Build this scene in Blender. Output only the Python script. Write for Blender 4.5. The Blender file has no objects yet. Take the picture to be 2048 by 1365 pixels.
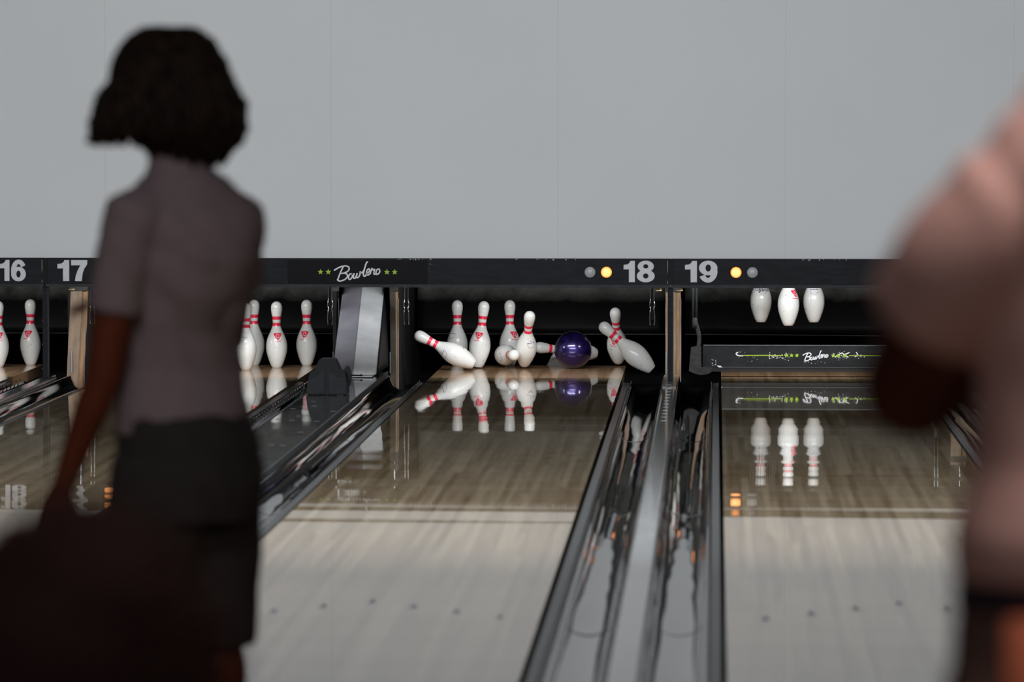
import bpy, bmesh, math, random
from mathutils import Vector, Matrix, noise
random.seed(7)
PI = math.pi
S = bpy.context.scene
COL = S.collection

# ------------------------------------------------------------------ camera
LENS_PX = 10650.0                      # focal length in pixels of the 2048 wide frame
cam_d = bpy.data.cameras.new('camera')
cam_d.sensor_width = 36.0
cam_d.lens = LENS_PX * 36.0 / 2048.0
cam_d.clip_start = 0.1
cam_d.clip_end = 100
cam_d.dof.use_dof = True
cam_d.dof.focus_distance = 30.0
cam_d.dof.aperture_fstop = 4.6
cam = bpy.data.objects.new('camera', cam_d)
COL.objects.link(cam)
ax = Vector((0.99926834, -0.00219839, 0.03818326))
ay = Vector((0.03824341, 0.04475792, -0.99826558))
az = Vector((0.00048558, 0.99899544, 0.04480925))
cam.matrix_world = Matrix.Translation((0, 0, 1.52)) @ Matrix((ax, ay, az)).to_4x4()
S.camera = cam

# ------------------------------------------------------------------ world, light, exposure
w = bpy.data.worlds.new('world'); S.world = w
w.use_nodes = True
w.node_tree.nodes['Background'].inputs[0].default_value = (0.5, 0.55, 0.6, 1)
w.node_tree.nodes['Background'].inputs[1].default_value = 0.02
S.view_settings.view_transform = 'Standard'
S.view_settings.look = 'None'
S.view_settings.gamma = 1.0
S.view_settings.exposure = 0.0
S.cycles.use_denoising = True
S.cycles.max_bounces = 8
S.cycles.sample_clamp_indirect = 6.0


def area(name, loc, target, sx, sy, power, color=(1, 1, 1), spread=PI):
    l = bpy.data.lights.new(name, 'AREA')
    l.shape = 'RECTANGLE'; l.size = sx; l.size_y = sy
    l.energy = power; l.color = color; l.spread = spread
    o = bpy.data.objects.new(name, l); COL.objects.link(o)
    o.location = loc
    o.rotation_euler = (Vector(target) - Vector(loc)).to_track_quat('-Z', 'Y').to_euler()
    return o


area('ceiling_light_wall', (-1.3, 17.5, 2.9), (-1.3, 28.6, 1.4), 9.0, 0.8, 700, (0.95, 0.98, 1.0))
area('ceiling_light_lanes', (-1.2, 16.5, 3.1), (-1.2, 16.8, 0.0), 6.0, 3.0, 92, (1.0, 0.95, 0.92))
area('fill_light_seats', (-1.0, 1.0, 3.1), (-0.6, 9.0, 1.2), 3.0, 1.0, 27, (1.0, 0.92, 0.9))  # unseen fill added above the camera to brighten the figures' backs
area('fill_light_foul_line', (-1.6, 7.6, 3.1), (-1.1, 10.9, 1.1), 1.6, 0.8, 26, (1.0, 0.92, 0.95))  # added fill without a fixture, lifts the woman's back
area('ceiling_downlight', (0.80, 4.75, 3.05), (0.40, 5.2, 1.3), 0.4, 0.4, 32, (1.0, 0.80, 0.68))
for cx_ in (-4.42, -2.815, -1.043, 0.56):
    area('pin_lamp', (cx_, 29.2, 0.70), (cx_, 30.5, 0.12), 1.0, 0.06, 12.0, (0.95, 0.98, 1.0))

# ------------------------------------------------------------------ materials
MATS = {}


def mat(name, col, rough=0.5, metal=0.0, spec=0.5, noise_amt=0.0, noise_scale=20.0, col2=None,
        bump=0.0, emit=None, estr=0.0, coat=0.0, stretch=(1, 1, 1), sss=0.0, sheen=0.0):
    if name in MATS:
        return MATS[name]
    m = bpy.data.materials.new(name); m.use_nodes = True
    nt = m.node_tree; b = nt.nodes['Principled BSDF']
    b.inputs['Base Color'].default_value = (*col, 1)
    b.inputs['Roughness'].default_value = rough
    b.inputs['Metallic'].default_value = metal
    b.inputs['Specular IOR Level'].default_value = spec
    b.inputs['Coat Weight'].default_value = coat
    b.inputs['Sheen Weight'].default_value = sheen
    if coat:
        b.inputs['Coat Roughness'].default_value = 0.05
    if emit:
        b.inputs['Emission Color'].default_value = (*emit, 1)
        b.inputs['Emission Strength'].default_value = estr
    tc = nt.nodes.new('ShaderNodeTexCoord')
    mp = nt.nodes.new('ShaderNodeMapping')
    mp.inputs['Scale'].default_value = stretch
    nt.links.new(tc.outputs['Object'], mp.inputs[0])
    n = nt.nodes.new('ShaderNodeTexNoise')
    n.inputs['Scale'].default_value = noise_scale
    n.inputs['Detail'].default_value = 6
    nt.links.new(mp.outputs[0], n.inputs['Vector'])
    if noise_amt > 0 or col2:
        r = nt.nodes.new('ShaderNodeValToRGB')
        c2 = col2 or tuple(max(0, c * (1 - noise_amt)) for c in col)
        r.color_ramp.elements[0].position = 0.35
        r.color_ramp.elements[1].position = 0.65
        r.color_ramp.elements[0].color = (*c2, 1)
        r.color_ramp.elements[1].color = (*col, 1)
        nt.links.new(n.outputs['Fac'], r.inputs[0])
        nt.links.new(r.outputs[0], b.inputs['Base Color'])
    if bump:
        bp = nt.nodes.new('ShaderNodeBump')
        bp.inputs['Strength'].default_value = bump
        bp.inputs['Distance'].default_value = 0.01
        nt.links.new(n.outputs['Fac'], bp.inputs['Height'])
        nt.links.new(bp.outputs[0], b.inputs['Normal'])
    MATS[name] = m
    return m


def lane_material(name, c_dark, c_light, rough, board=0.0268, spec=0.5):
    m = bpy.data.materials.new(name); m.use_nodes = True
    nt = m.node_tree; N = nt.nodes; L = nt.links
    b = N['Principled BSDF']
    tc = N.new('ShaderNodeTexCoord')
    sx = N.new('ShaderNodeSeparateXYZ'); L.new(tc.outputs['Object'], sx.inputs[0])
    dv = N.new('ShaderNodeMath'); dv.operation = 'DIVIDE'; dv.inputs[1].default_value = board
    L.new(sx.outputs[0], dv.inputs[0])
    fl = N.new('ShaderNodeMath'); fl.operation = 'FLOOR'; L.new(dv.outputs[0], fl.inputs[0])
    dy = N.new('ShaderNodeMath'); dy.operation = 'DIVIDE'; dy.inputs[1].default_value = 2.6
    L.new(sx.outputs[1], dy.inputs[0])
    ad = N.new('ShaderNodeMath'); ad.operation = 'MULTIPLY_ADD'; ad.inputs[1].default_value = 0.37
    L.new(fl.outputs[0], ad.inputs[0]); L.new(dy.outputs[0], ad.inputs[2])
    fy = N.new('ShaderNodeMath'); fy.operation = 'FLOOR'; L.new(ad.outputs[0], fy.inputs[0])
    cb = N.new('ShaderNodeCombineXYZ'); L.new(fl.outputs[0], cb.inputs[0]); L.new(fy.outputs[0], cb.inputs[1])
    wn = N.new('ShaderNodeTexWhiteNoise'); wn.noise_dimensions = '2D'; L.new(cb.outputs[0], wn.inputs['Vector'])
    mp = N.new('ShaderNodeMapping'); mp.inputs['Scale'].default_value = (60, 1.2, 1)
    L.new(tc.outputs['Object'], mp.inputs[0])
    gn = N.new('ShaderNodeTexNoise'); gn.inputs['Scale'].default_value = 1.0; gn.inputs['Detail'].default_value = 8
    L.new(mp.outputs[0], gn.inputs['Vector'])
    mx = N.new('ShaderNodeMath'); mx.operation = 'MULTIPLY_ADD'; mx.inputs[1].default_value = 0.45
    L.new(wn.outputs[0], mx.inputs[0])
    g2 = N.new('ShaderNodeMath'); g2.operation = 'MULTIPLY'; g2.inputs[1].default_value = 0.75
    L.new(gn.outputs['Fac'], g2.inputs[0]); L.new(g2.outputs[0], mx.inputs[2])
    r = N.new('ShaderNodeValToRGB')
    r.color_ramp.elements[0].position = 0.25; r.color_ramp.elements[1].position = 0.85
    r.color_ramp.elements[0].color = (*c_dark, 1); r.color_ramp.elements[1].color = (*c_light, 1)
    L.new(mx.outputs[0], r.inputs[0]); L.new(r.outputs[0], b.inputs['Base Color'])
    # long faint oil streaks change only the gloss
    mp2 = N.new('ShaderNodeMapping'); mp2.inputs['Scale'].default_value = (25, 0.25, 1)
    L.new(tc.outputs['Object'], mp2.inputs[0])
    on = N.new('ShaderNodeTexNoise'); on.inputs['Scale'].default_value = 1.0; on.inputs['Detail'].default_value = 3
    L.new(mp2.outputs[0], on.inputs['Vector'])
    rr = N.new('ShaderNodeMapRange')
    rr.inputs['From Min'].default_value = 0.3; rr.inputs['From Max'].default_value = 0.7
    rr.inputs['To Min'].default_value = rough * 0.6; rr.inputs['To Max'].default_value = rough * 1.4
    L.new(on.outputs['Fac'], rr.inputs[0]); L.new(rr.outputs[0], b.inputs['Roughness'])
    b.inputs['Specular IOR Level'].default_value = spec
    return m


M_LANE = lane_material('lane_laminate', (0.165, 0.108, 0.056), (0.355, 0.280, 0.180), 0.022, spec=0.43)
M_DECK = lane_material('deck_maple', (0.34, 0.20, 0.11), (0.50, 0.31, 0.18), 0.10, spec=0.35)
M_FLOOR = lane_material('approach_wood', (0.20, 0.13, 0.07), (0.34, 0.24, 0.14), 0.15)
M_GUT = mat('gutter_plastic', (0.010, 0.011, 0.012), 0.030, noise_amt=0.5, noise_scale=6, spec=0.55)
M_LIP = mat('gutter_lip', (0.030, 0.033, 0.033), 0.28, spec=0.22, noise_amt=0.4, noise_scale=15)
M_BLACK = mat('black_paint', (0.008, 0.008, 0.009), 0.5, spec=0.12, noise_amt=0.3, noise_scale=12)
M_RUB = mat('black_rubber', (0.006, 0.006, 0.007), 0.6, noise_amt=0.3, noise_scale=30)
M_MASK = mat('mask_laminate', (0.019, 0.020, 0.025), 0.5, spec=0.08, noise_amt=0.35, noise_scale=9, stretch=(1, 1, 6))
M_LIPM = mat('mask_lip', (0.026, 0.028, 0.034), 0.4, spec=0.15, noise_amt=0.3, noise_scale=20)
M_PANEL = mat('sign_black', (0.007, 0.007, 0.009), 0.4, spec=0.06, noise_amt=0.2, noise_scale=12)
M_NUM = mat('number_grey', (0.66, 0.67, 0.71), 0.5, noise_amt=0.05, noise_scale=30)
M_SCRIPT = mat('script_grey', (0.80, 0.81, 0.85), 0.5, noise_amt=0.05, noise_scale=30)
M_LIME = mat('lime_green', (0.36, 0.56, 0.01), 0.5, noise_amt=0.05, noise_scale=30)
M_CHIP = mat('bare_chip', (0.45, 0.46, 0.47), 0.6, noise_amt=0.3, noise_scale=80)
M_TEAL = mat('teal_chip', (0.02, 0.10, 0.11), 0.6, noise_amt=0.3, noise_scale=80)
M_LAMPOFF = mat('lamp_unlit', (0.45, 0.47, 0.49), 0.35, noise_amt=0.1, noise_scale=40)
M_WOOD = mat('worn_wood', (0.25, 0.165, 0.11), 0.55, col2=(0.15, 0.115, 0.075), noise_scale=14, stretch=(3, 3, 0.6), bump=0.3)
M_WOODO = mat('raw_wood', (0.33, 0.18, 0.085), 0.6, col2=(0.20, 0.12, 0.055), noise_scale=16, stretch=(3, 3, 0.5), bump=0.3)
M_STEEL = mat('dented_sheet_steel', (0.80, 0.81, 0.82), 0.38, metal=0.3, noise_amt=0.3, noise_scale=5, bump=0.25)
M_STEELD = mat('shaded_sheet_steel', (0.30, 0.29, 0.33), 0.45, metal=0.3, noise_amt=0.3, noise_scale=5, bump=0.15)  # shade of the chute's turned-away face, put into a darker steel colour
M_CHROME = mat('chrome', (0.75, 0.77, 0.78), 0.12, metal=1.0, noise_amt=0.1, noise_scale=50)
M_BRASS = mat('brass', (0.75, 0.62, 0.30), 0.3, metal=1.0, noise_amt=0.2, noise_scale=50)
M_GREY = mat('cast_grey_metal', (0.050, 0.047, 0.045), 0.5, spec=0.2, noise_amt=0.4, noise_scale=35, bump=0.2)
M_RODM = mat('grey_rod', (0.085, 0.10, 0.105), 0.4, metal=0.3, noise_amt=0.3, noise_scale=35)
M_SWEEP = mat('sweep_board', (0.023, 0.025, 0.027), 0.45, spec=0.10, noise_amt=0.35, noise_scale=25, stretch=(0.5, 1, 1))
M_COVER = mat('return_cover', (0.115, 0.125, 0.125), 0.04, noise_amt=0.5, noise_scale=7, stretch=(1, 0.5, 1), spec=0.6)
M_CAPG = mat('capping_grey', (0.29, 0.30, 0.31), 0.10, noise_amt=0.35, noise_scale=9, spec=0.6)
M_CLEAR = mat('worn_clear_plastic', (0.30, 0.31, 0.30), 0.25, noise_amt=0.7, noise_scale=60, bump=0.4)
M_MOULD = mat('moulded_black', (0.010, 0.011, 0.013), 0.5, spec=0.15, noise_amt=0.25, noise_scale=25)
M_CURT = None
M_PIT = mat('pit_black', (0.004, 0.004, 0.004), 0.8, noise_amt=0.3, noise_scale=8)
M_HAIR = mat('dark_curly_hair', (0.007, 0.005, 0.004), 0.6, spec=0.2, noise_amt=0.5, noise_scale=40, col2=(0.030, 0.018, 0.012))
M_HAIR2 = mat('black_brown_hair', (0.050, 0.024, 0.024), 0.8, spec=0.08, noise_amt=0.4, noise_scale=40)
M_SKIN = mat('brown_skin', (0.17, 0.044, 0.020), 0.55, spec=0.25, noise_amt=0.12, noise_scale=12)
M_SKIND = mat('shaded_brown_skin', (0.075, 0.022, 0.015), 0.55, spec=0.2, noise_amt=0.12, noise_scale=12)  # skin darkened to carry the strong shade on the man's arm
M_SHIRTG = mat('mauve_grey_cotton', (0.30, 0.25, 0.275), 0.9, noise_amt=0.1, noise_scale=30, bump=0.1)
M_SHORTG = mat('charcoal_cotton', (0.040, 0.036, 0.038), 0.9, noise_amt=0.2, noise_scale=20, bump=0.1)
M_SHIRTP = mat('dusty_pink_cotton', (0.62, 0.40, 0.39), 0.9, noise_amt=0.08, noise_scale=20, bump=0.1)
M_SHORTB = mat('dark_brown_cotton', (0.17, 0.105, 0.090), 0.9, noise_amt=0.2, noise_scale=20)
M_RUST = mat('rust_cotton', (0.34, 0.09, 0.045), 0.9, noise_amt=0.2, noise_scale=20)
M_NAVY = mat('navy_cotton', (0.02, 0.018, 0.045), 0.9, noise_amt=0.2, noise_scale=20)
M_DARKSH = mat('black_cotton', (0.02, 0.012, 0.012), 0.9, noise_amt=0.2, noise_scale=20)
M_EYE = mat('eye_white', (0.6, 0.6, 0.58), 0.2, noise_amt=0.05)
M_LIPS = mat('lips', (0.25, 0.06, 0.045), 0.4, noise_amt=0.1)
M_SHOE = mat('bowling_shoe', (0.35, 0.08, 0.06), 0.4, noise_amt=0.3, noise_scale=10)
M_WALLN = mat('hall_wall_paint', (0.16, 0.15, 0.15), 0.9, noise_amt=0.15, noise_scale=3)
M_CEIL = mat('ceiling_paint', (0.10, 0.10, 0.11), 0.9, noise_amt=0.15, noise_scale=3)
M_SUB = mat('subfloor', (0.01, 0.01, 0.01), 0.8, noise_amt=0.3, noise_scale=5)
M_RED = mat('pin_red', (0.92, 0.035, 0.085), 0.25, noise_amt=0.05, noise_scale=60)
M_BLUE = mat('pin_blue_ink', (0.05, 0.06, 0.28), 0.3, noise_amt=0.3, noise_scale=60)
M_PINW = mat('pin_white_ink', (0.80, 0.70, 0.70), 0.25, noise_amt=0.05, noise_scale=60)
M_AMBER = mat('lit_amber_lens', (0.5, 0.2, 0.05), 0.3, emit=(1.0, 0.27, 0.05), estr=1.9)
M_AMBERC = mat('lit_amber_core', (0.5, 0.3, 0.1), 0.3, emit=(1.0, 0.36, 0.12), estr=2.3)


def pin_material():
    m = bpy.data.materials.new('pin_plastic'); m.use_nodes = True
    nt = m.node_tree; N = nt.nodes; L = nt.links; b = N['Principled BSDF']
    tc = N.new('ShaderNodeTexCoord')
    sx = N.new('ShaderNodeSeparateXYZ'); L.new(tc.outputs['Object'], sx.inputs[0])
    IN = 0.0254

    def band(a, c):
        g = N.new('ShaderNodeMath'); g.operation = 'GREATER_THAN'; g.inputs[1].default_value = a * IN
        l = N.new('ShaderNodeMath'); l.operation = 'LESS_THAN'; l.inputs[1].default_value = c * IN
        L.new(sx.outputs[2], g.inputs[0]); L.new(sx.outputs[2], l.inputs[0])
        mu = N.new('ShaderNodeMath'); mu.operation = 'MULTIPLY'
        L.new(g.outputs[0], mu.inputs[0]); L.new(l.outputs[0], mu.inputs[1]); return mu
    b1 = band(10.88, 11.62); b2 = band(9.42, 10.16)
    ad = N.new('ShaderNodeMath'); ad.operation = 'ADD'
    L.new(b1.outputs[0], ad.inputs[0]); L.new(b2.outputs[0], ad.inputs[1])
    n = N.new('ShaderNodeTexNoise'); n.inputs['Scale'].default_value = 55; n.inputs['Detail'].default_value = 5
    oi = N.new('ShaderNodeObjectInfo')
    va = N.new('ShaderNodeVectorMath'); va.operation = 'ADD'
    L.new(tc.outputs['Object'], va.inputs[0]); L.new(oi.outputs['Random'], va.inputs[1])
    L.new(va.outputs[0], n.inputs['Vector'])
    r = N.new('ShaderNodeValToRGB')
    r.color_ramp.elements[0].position = 0.25; r.color_ramp.elements[0].color = (0.22, 0.21, 0.19, 1)
    r.color_ramp.elements[1].position = 0.33; r.color_ramp.elements[1].color = (0.80, 0.80, 0.77, 1)
    L.new(n.outputs['Fac'], r.inputs[0])
    mx = N.new('ShaderNodeMix'); mx.data_type = 'RGBA'
    L.new(ad.outputs[0], mx.inputs[0]); L.new(r.outputs[0], mx.inputs[6])
    mx.inputs[7].default_value = (0.92, 0.035, 0.085, 1)
    # thin grey seam and a scuffed grey foot
    L.new(mx.outputs[2], b.inputs['Base Color'])
    b.inputs['Roughness'].default_value = 0.22
    return m


M_PIN = pin_material()


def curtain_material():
    m = bpy.data.materials.new('worn_leather_lit_top'); m.use_nodes = True
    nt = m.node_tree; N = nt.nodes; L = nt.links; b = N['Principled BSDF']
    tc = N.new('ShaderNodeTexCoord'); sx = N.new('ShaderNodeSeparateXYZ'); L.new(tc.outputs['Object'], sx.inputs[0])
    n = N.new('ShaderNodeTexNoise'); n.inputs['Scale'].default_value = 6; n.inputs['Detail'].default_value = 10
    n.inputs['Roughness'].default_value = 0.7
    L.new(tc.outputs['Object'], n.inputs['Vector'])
    mr = N.new('ShaderNodeMapRange')                      # worn grey towards the top, with the lamp-lit upper part put into the colour
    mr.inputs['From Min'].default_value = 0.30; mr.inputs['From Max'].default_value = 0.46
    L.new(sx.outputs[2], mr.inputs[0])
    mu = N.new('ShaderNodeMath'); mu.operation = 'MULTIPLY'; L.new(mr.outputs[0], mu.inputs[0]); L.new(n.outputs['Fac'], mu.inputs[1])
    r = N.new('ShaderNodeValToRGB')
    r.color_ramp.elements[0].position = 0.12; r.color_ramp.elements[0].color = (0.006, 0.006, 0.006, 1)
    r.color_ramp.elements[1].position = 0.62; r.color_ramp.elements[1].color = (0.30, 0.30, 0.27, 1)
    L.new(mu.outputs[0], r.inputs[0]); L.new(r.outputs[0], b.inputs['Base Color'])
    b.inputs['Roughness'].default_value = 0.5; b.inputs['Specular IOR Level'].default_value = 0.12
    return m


def ball_material():
    m = bpy.data.materials.new('pearl_ball'); m.use_nodes = True
    nt = m.node_tree; N = nt.nodes; L = nt.links; b = N['Principled BSDF']
    n = N.new('ShaderNodeTexNoise'); n.inputs['Scale'].default_value = 9; n.inputs['Detail'].default_value = 5
    n.inputs['Distortion'].default_value = 1.2
    tc = N.new('ShaderNodeTexCoord'); L.new(tc.outputs['Object'], n.inputs['Vector'])
    r = N.new('ShaderNodeValToRGB')
    r.color_ramp.elements[0].position = 0.35; r.color_ramp.elements[0].color = (0.003, 0.002, 0.020, 1)
    r.color_ramp.elements[1].position = 0.7; r.color_ramp.elements[1].color = (0.028, 0.011, 0.15, 1)
    L.new(n.outputs['Fac'], r.inputs[0]); L.new(r.outputs[0], b.inputs['Base Color'])
    b.inputs['Roughness'].default_value = 0.30
    b.inputs['Metallic'].default_value = 0.6
    b.inputs['Coat Weight'].default_value = 1.0
    b.inputs['Coat Roughness'].default_value = 0.10
    return m


def wall_material():
    m = bpy.data.materials.new('mask_wall_panels'); m.use_nodes = True
    nt = m.node_tree; N = nt.nodes; L = nt.links; b = N['Principled BSDF']
    tc = N.new('ShaderNodeTexCoord')
    sx = N.new('ShaderNodeSeparateXYZ'); L.new(tc.outputs['Object'], sx.inputs[0])
    a = N.new('ShaderNodeMath'); a.operation = 'ADD'; a.inputs[1].default_value = 0.85 + 12.2
    L.new(sx.outputs[0], a.inputs[0])
    mo = N.new('ShaderNodeMath'); mo.operation = 'MODULO'; mo.inputs[1].default_value = 1.22
    L.new(a.outputs[0], mo.inputs[0])
    lt = N.new('ShaderNodeMath'); lt.operation = 'LESS_THAN'; lt.inputs[1].default_value = 0.005
    L.new(mo.outputs[0], lt.inputs[0])
    n = N.new('ShaderNodeTexNoise'); n.inputs['Scale'].default_value = 1.3; n.inputs['Detail'].default_value = 4
    L.new(tc.outputs['Object'], n.inputs['Vector'])
    r = N.new('ShaderNodeValToRGB')
    r.color_ramp.elements[0].position = 0.2; r.color_ramp.elements[0].color = (0.70, 0.715, 0.73, 1)
    r.color_ramp.elements[1].position = 0.8; r.color_ramp.elements[1].color = (0.735, 0.75, 0.765, 1)
    L.new(n.outputs['Fac'], r.inputs[0])
    sp = N.new('ShaderNodeTexVoronoi'); sp.inputs['Scale'].default_value = 3.2
    L.new(tc.outputs['Object'], sp.inputs['Vector'])
    ls = N.new('ShaderNodeMath'); ls.operation = 'LESS_THAN'; ls.inputs[1].default_value = 0.014
    L.new(sp.outputs['Distance'], ls.inputs[0])
    mxv = N.new('ShaderNodeMath'); mxv.operation = 'MAXIMUM'
    L.new(lt.outputs[0], mxv.inputs[0]); L.new(ls.outputs[0], mxv.inputs[1])
    sc = N.new('ShaderNodeMath'); sc.operation = 'MULTIPLY'; sc.inputs[1].default_value = 0.55
    L.new(mxv.outputs[0], sc.inputs[0])
    mx = N.new('ShaderNodeMix'); mx.data_type = 'RGBA'
    L.new(sc.outputs[0], mx.inputs[0]); L.new(r.outputs[0], mx.inputs[6])
    mx.inputs[7].default_value = (0.60, 0.60, 0.61, 1)
    L.new(mx.outputs[2], b.inputs['Base Color'])
    b.inputs['Roughness'].default_value = 0.85
    b.inputs['Specular IOR Level'].default_value = 0.2
    return m


# ------------------------------------------------------------------ mesh helpers
def obj(name, bm, material, parent=None, smooth=False, loc=None, bevel=0.0):
    me = bpy.data.meshes.new(name)
    if bevel:
        bmesh.ops.bevel(bm, geom=[e for e in bm.edges if e.is_manifold and e.calc_face_angle(0) > 0.5],
                        offset=bevel, segments=2, affect='EDGES', profile=0.6)
    bmesh.ops.recalc_face_normals(bm, faces=bm.faces)
    bm.to_mesh(me); bm.free()
    for m in (material if isinstance(material, (list, tuple)) else [material]):
        me.materials.append(m)
    if smooth:
        for p in me.polygons:
            p.use_smooth = True
    o = bpy.data.objects.new(name, me); COL.objects.link(o)
    if parent:
        o.parent = parent
    if loc:
        o.location = loc
    return o


def tag(o, label, cat, group=None):
    o['label'] = label; o['category'] = cat
    if group:
        o['group'] = group
    return o


def struct(o):
    o['kind'] = 'structure'; return o


def thing(name, label, cat, loc=(0, 0, 0), group=None):
    o = bpy.data.objects.new(name, None); COL.objects.link(o); o.location = loc
    o.empty_display_size = 0.1
    return tag(o, label, cat, group)


def box(bm, x0, x1, y0, y1, z0, z1):
    vs = [bm.verts.new((x, y, z)) for z in (z0, z1) for y in (y0, y1) for x in (x0, x1)]
    for f in ((0, 1, 3, 2), (4, 6, 7, 5), (0, 4, 5, 1), (2, 3, 7, 6), (0, 2, 6, 4), (1, 5, 7, 3)):
        bm.faces.new([vs[i] for i in f])
    return vs


def bx(x0, x1, y0, y1, z0, z1):
    bm = bmesh.new(); box(bm, x0, x1, y0, y1, z0, z1); return bm


def prism_xz(bm, pts, y0, y1):
    """closed outline in x,z extruded between two depths"""
    a = [bm.verts.new((p[0], y0, p[1])) for p in pts]
    b = [bm.verts.new((p[0], y1, p[1])) for p in pts]
    n = len(pts)
    bm.faces.new(a); bm.faces.new(b[::-1])
    for i in range(n):
        bm.faces.new((a[i], b[i], b[(i + 1) % n], a[(i + 1) % n]))


def frame_of(d):
    d = d.normalized()
    u = Vector((0, 0, 1)).cross(d)
    if u.length < 1e-3:
        u = Vector((1, 0, 0)).cross(d)
    u.normalize(); return u, d.cross(u).normalized()


def tube(bm, pts, rad, n=10, cap=True):
    pts = [Vector(p) for p in pts]
    if not isinstance(rad, (list, tuple)):
        rad = [rad] * len(pts)
    rings = []; u = None
    for i, p in enumerate(pts):
        d = (pts[min(i + 1, len(pts) - 1)] - pts[max(i - 1, 0)]).normalized()
        if u is None:
            u, v = frame_of(d)
        else:
            u = (u - d * u.dot(d)).normalized(); v = d.cross(u)
        r = rad[i]
        ru, rv = r if isinstance(r, (tuple, list)) else (r, r)
        rings.append([bm.verts.new(p + u * (ru * math.cos(a)) + v * (rv * math.sin(a)))
                      for a in (2 * PI * k / n for k in range(n))])
    for a, b in zip(rings, rings[1:]):
        for k in range(n):
            bm.faces.new((a[k], a[(k + 1) % n], b[(k + 1) % n], b[k]))
    if cap:
        bm.faces.new(rings[0][::-1]); bm.faces.new(rings[-1])


def loft(bm, rings, n=20):
    """rings: (centre, side vector, front vector) with lengths as radii"""
    rr = []
    for c, s, f in rings:
        c, s, f = Vector(c), Vector(s), Vector(f)
        rr.append([bm.verts.new(c + s * math.cos(2 * PI * k / n) + f * math.sin(2 * PI * k / n)) for k in range(n)])
    for a, b in zip(rr, rr[1:]):
        for k in range(n):
            bm.faces.new((a[k], a[(k + 1) % n], b[(k + 1) % n], b[k]))
    bm.faces.new(rr[0][::-1]); bm.faces.new(rr[-1])


def smooth_path(pts, k=6):
    P = [Vector(p) for p in pts]; out = []
    for i in range(len(P) - 1):
        p0 = P[max(i - 1, 0)]; p1 = P[i]; p2 = P[i + 1]; p3 = P[min(i + 2, len(P) - 1)]
        for j in range(k):
            t = j / k
            out.append(0.5 * ((2 * p1) + (p2 - p0) * t + (2 * p0 - 5 * p1 + 4 * p2 - p3) * t * t
                              + (3 * p1 - p0 - 3 * p2 + p3) * t ** 3))
    out.append(P[-1]); return out


def flat_stroke(bm, pts, width, y, depth=0.0012, k=5):
    """ribbon in the x,z plane with round ends, a few tenths of a millimetre thick"""
    P = smooth_path([(p[0], p[1], 0) for p in pts], k)
    left, right = [], []
    for i, p in enumerate(P):
        d = (P[min(i + 1, len(P) - 1)] - P[max(i - 1, 0)])
        d = d.normalized() if d.length > 1e-9 else Vector((1, 0, 0))
        n = Vector((-d.y, d.x, 0)) * width / 2
        left.append(p + n); right.append(p - n)
    for a, b, c, d in zip(left, left[1:], right[1:], right):
        quad_xz(bm, [(a.x, a.y), (b.x, b.y), (c.x, c.y), (d.x, d.y)], y, depth)
    for p in (P[0], P[-1]):
        prism_xz(bm, [(p.x + width / 2 * math.cos(t), p.y + width / 2 * math.sin(t))
                      for t in (2 * PI * q / 10 for q in range(10))], y - depth + 0.00006, y)


def quad_xz(bm, q, y, depth):
    try:
        prism_xz(bm, q, y - depth, y)
    except Exception:
        pass


def annulus(bm, cx, cz, ro, ri, y, depth, a0=0.0, a1=2 * PI, n=28, ci=None):
    ci = ci or (cx, cz)
    for k in range(n):
        t0 = a0 + (a1 - a0) * k / n; t1 = a0 + (a1 - a0) * (k + 1) / n
        prism_xz(bm, [(cx + ro[0] * math.cos(t0), cz + ro[1] * math.sin(t0)),
                      (cx + ro[0] * math.cos(t1), cz + ro[1] * math.sin(t1)),
                      (ci[0] + ri[0] * math.cos(t1), ci[1] + ri[1] * math.sin(t1)),
                      (ci[0] + ri[0] * math.cos(t0), ci[1] + ri[1] * math.sin(t0))], y - depth, y)


def star(bm, cx, cz, r, y, depth=0.001, rot=0.0):
    pts = []
    for k in range(10):
        rr = r if k % 2 == 0 else r * 0.45
        a = PI / 2 + k * PI / 5 + rot
        pts.append((cx + rr * math.cos(a), cz + rr * math.sin(a)))
    prism_xz(bm, pts, y - depth, y)


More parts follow.
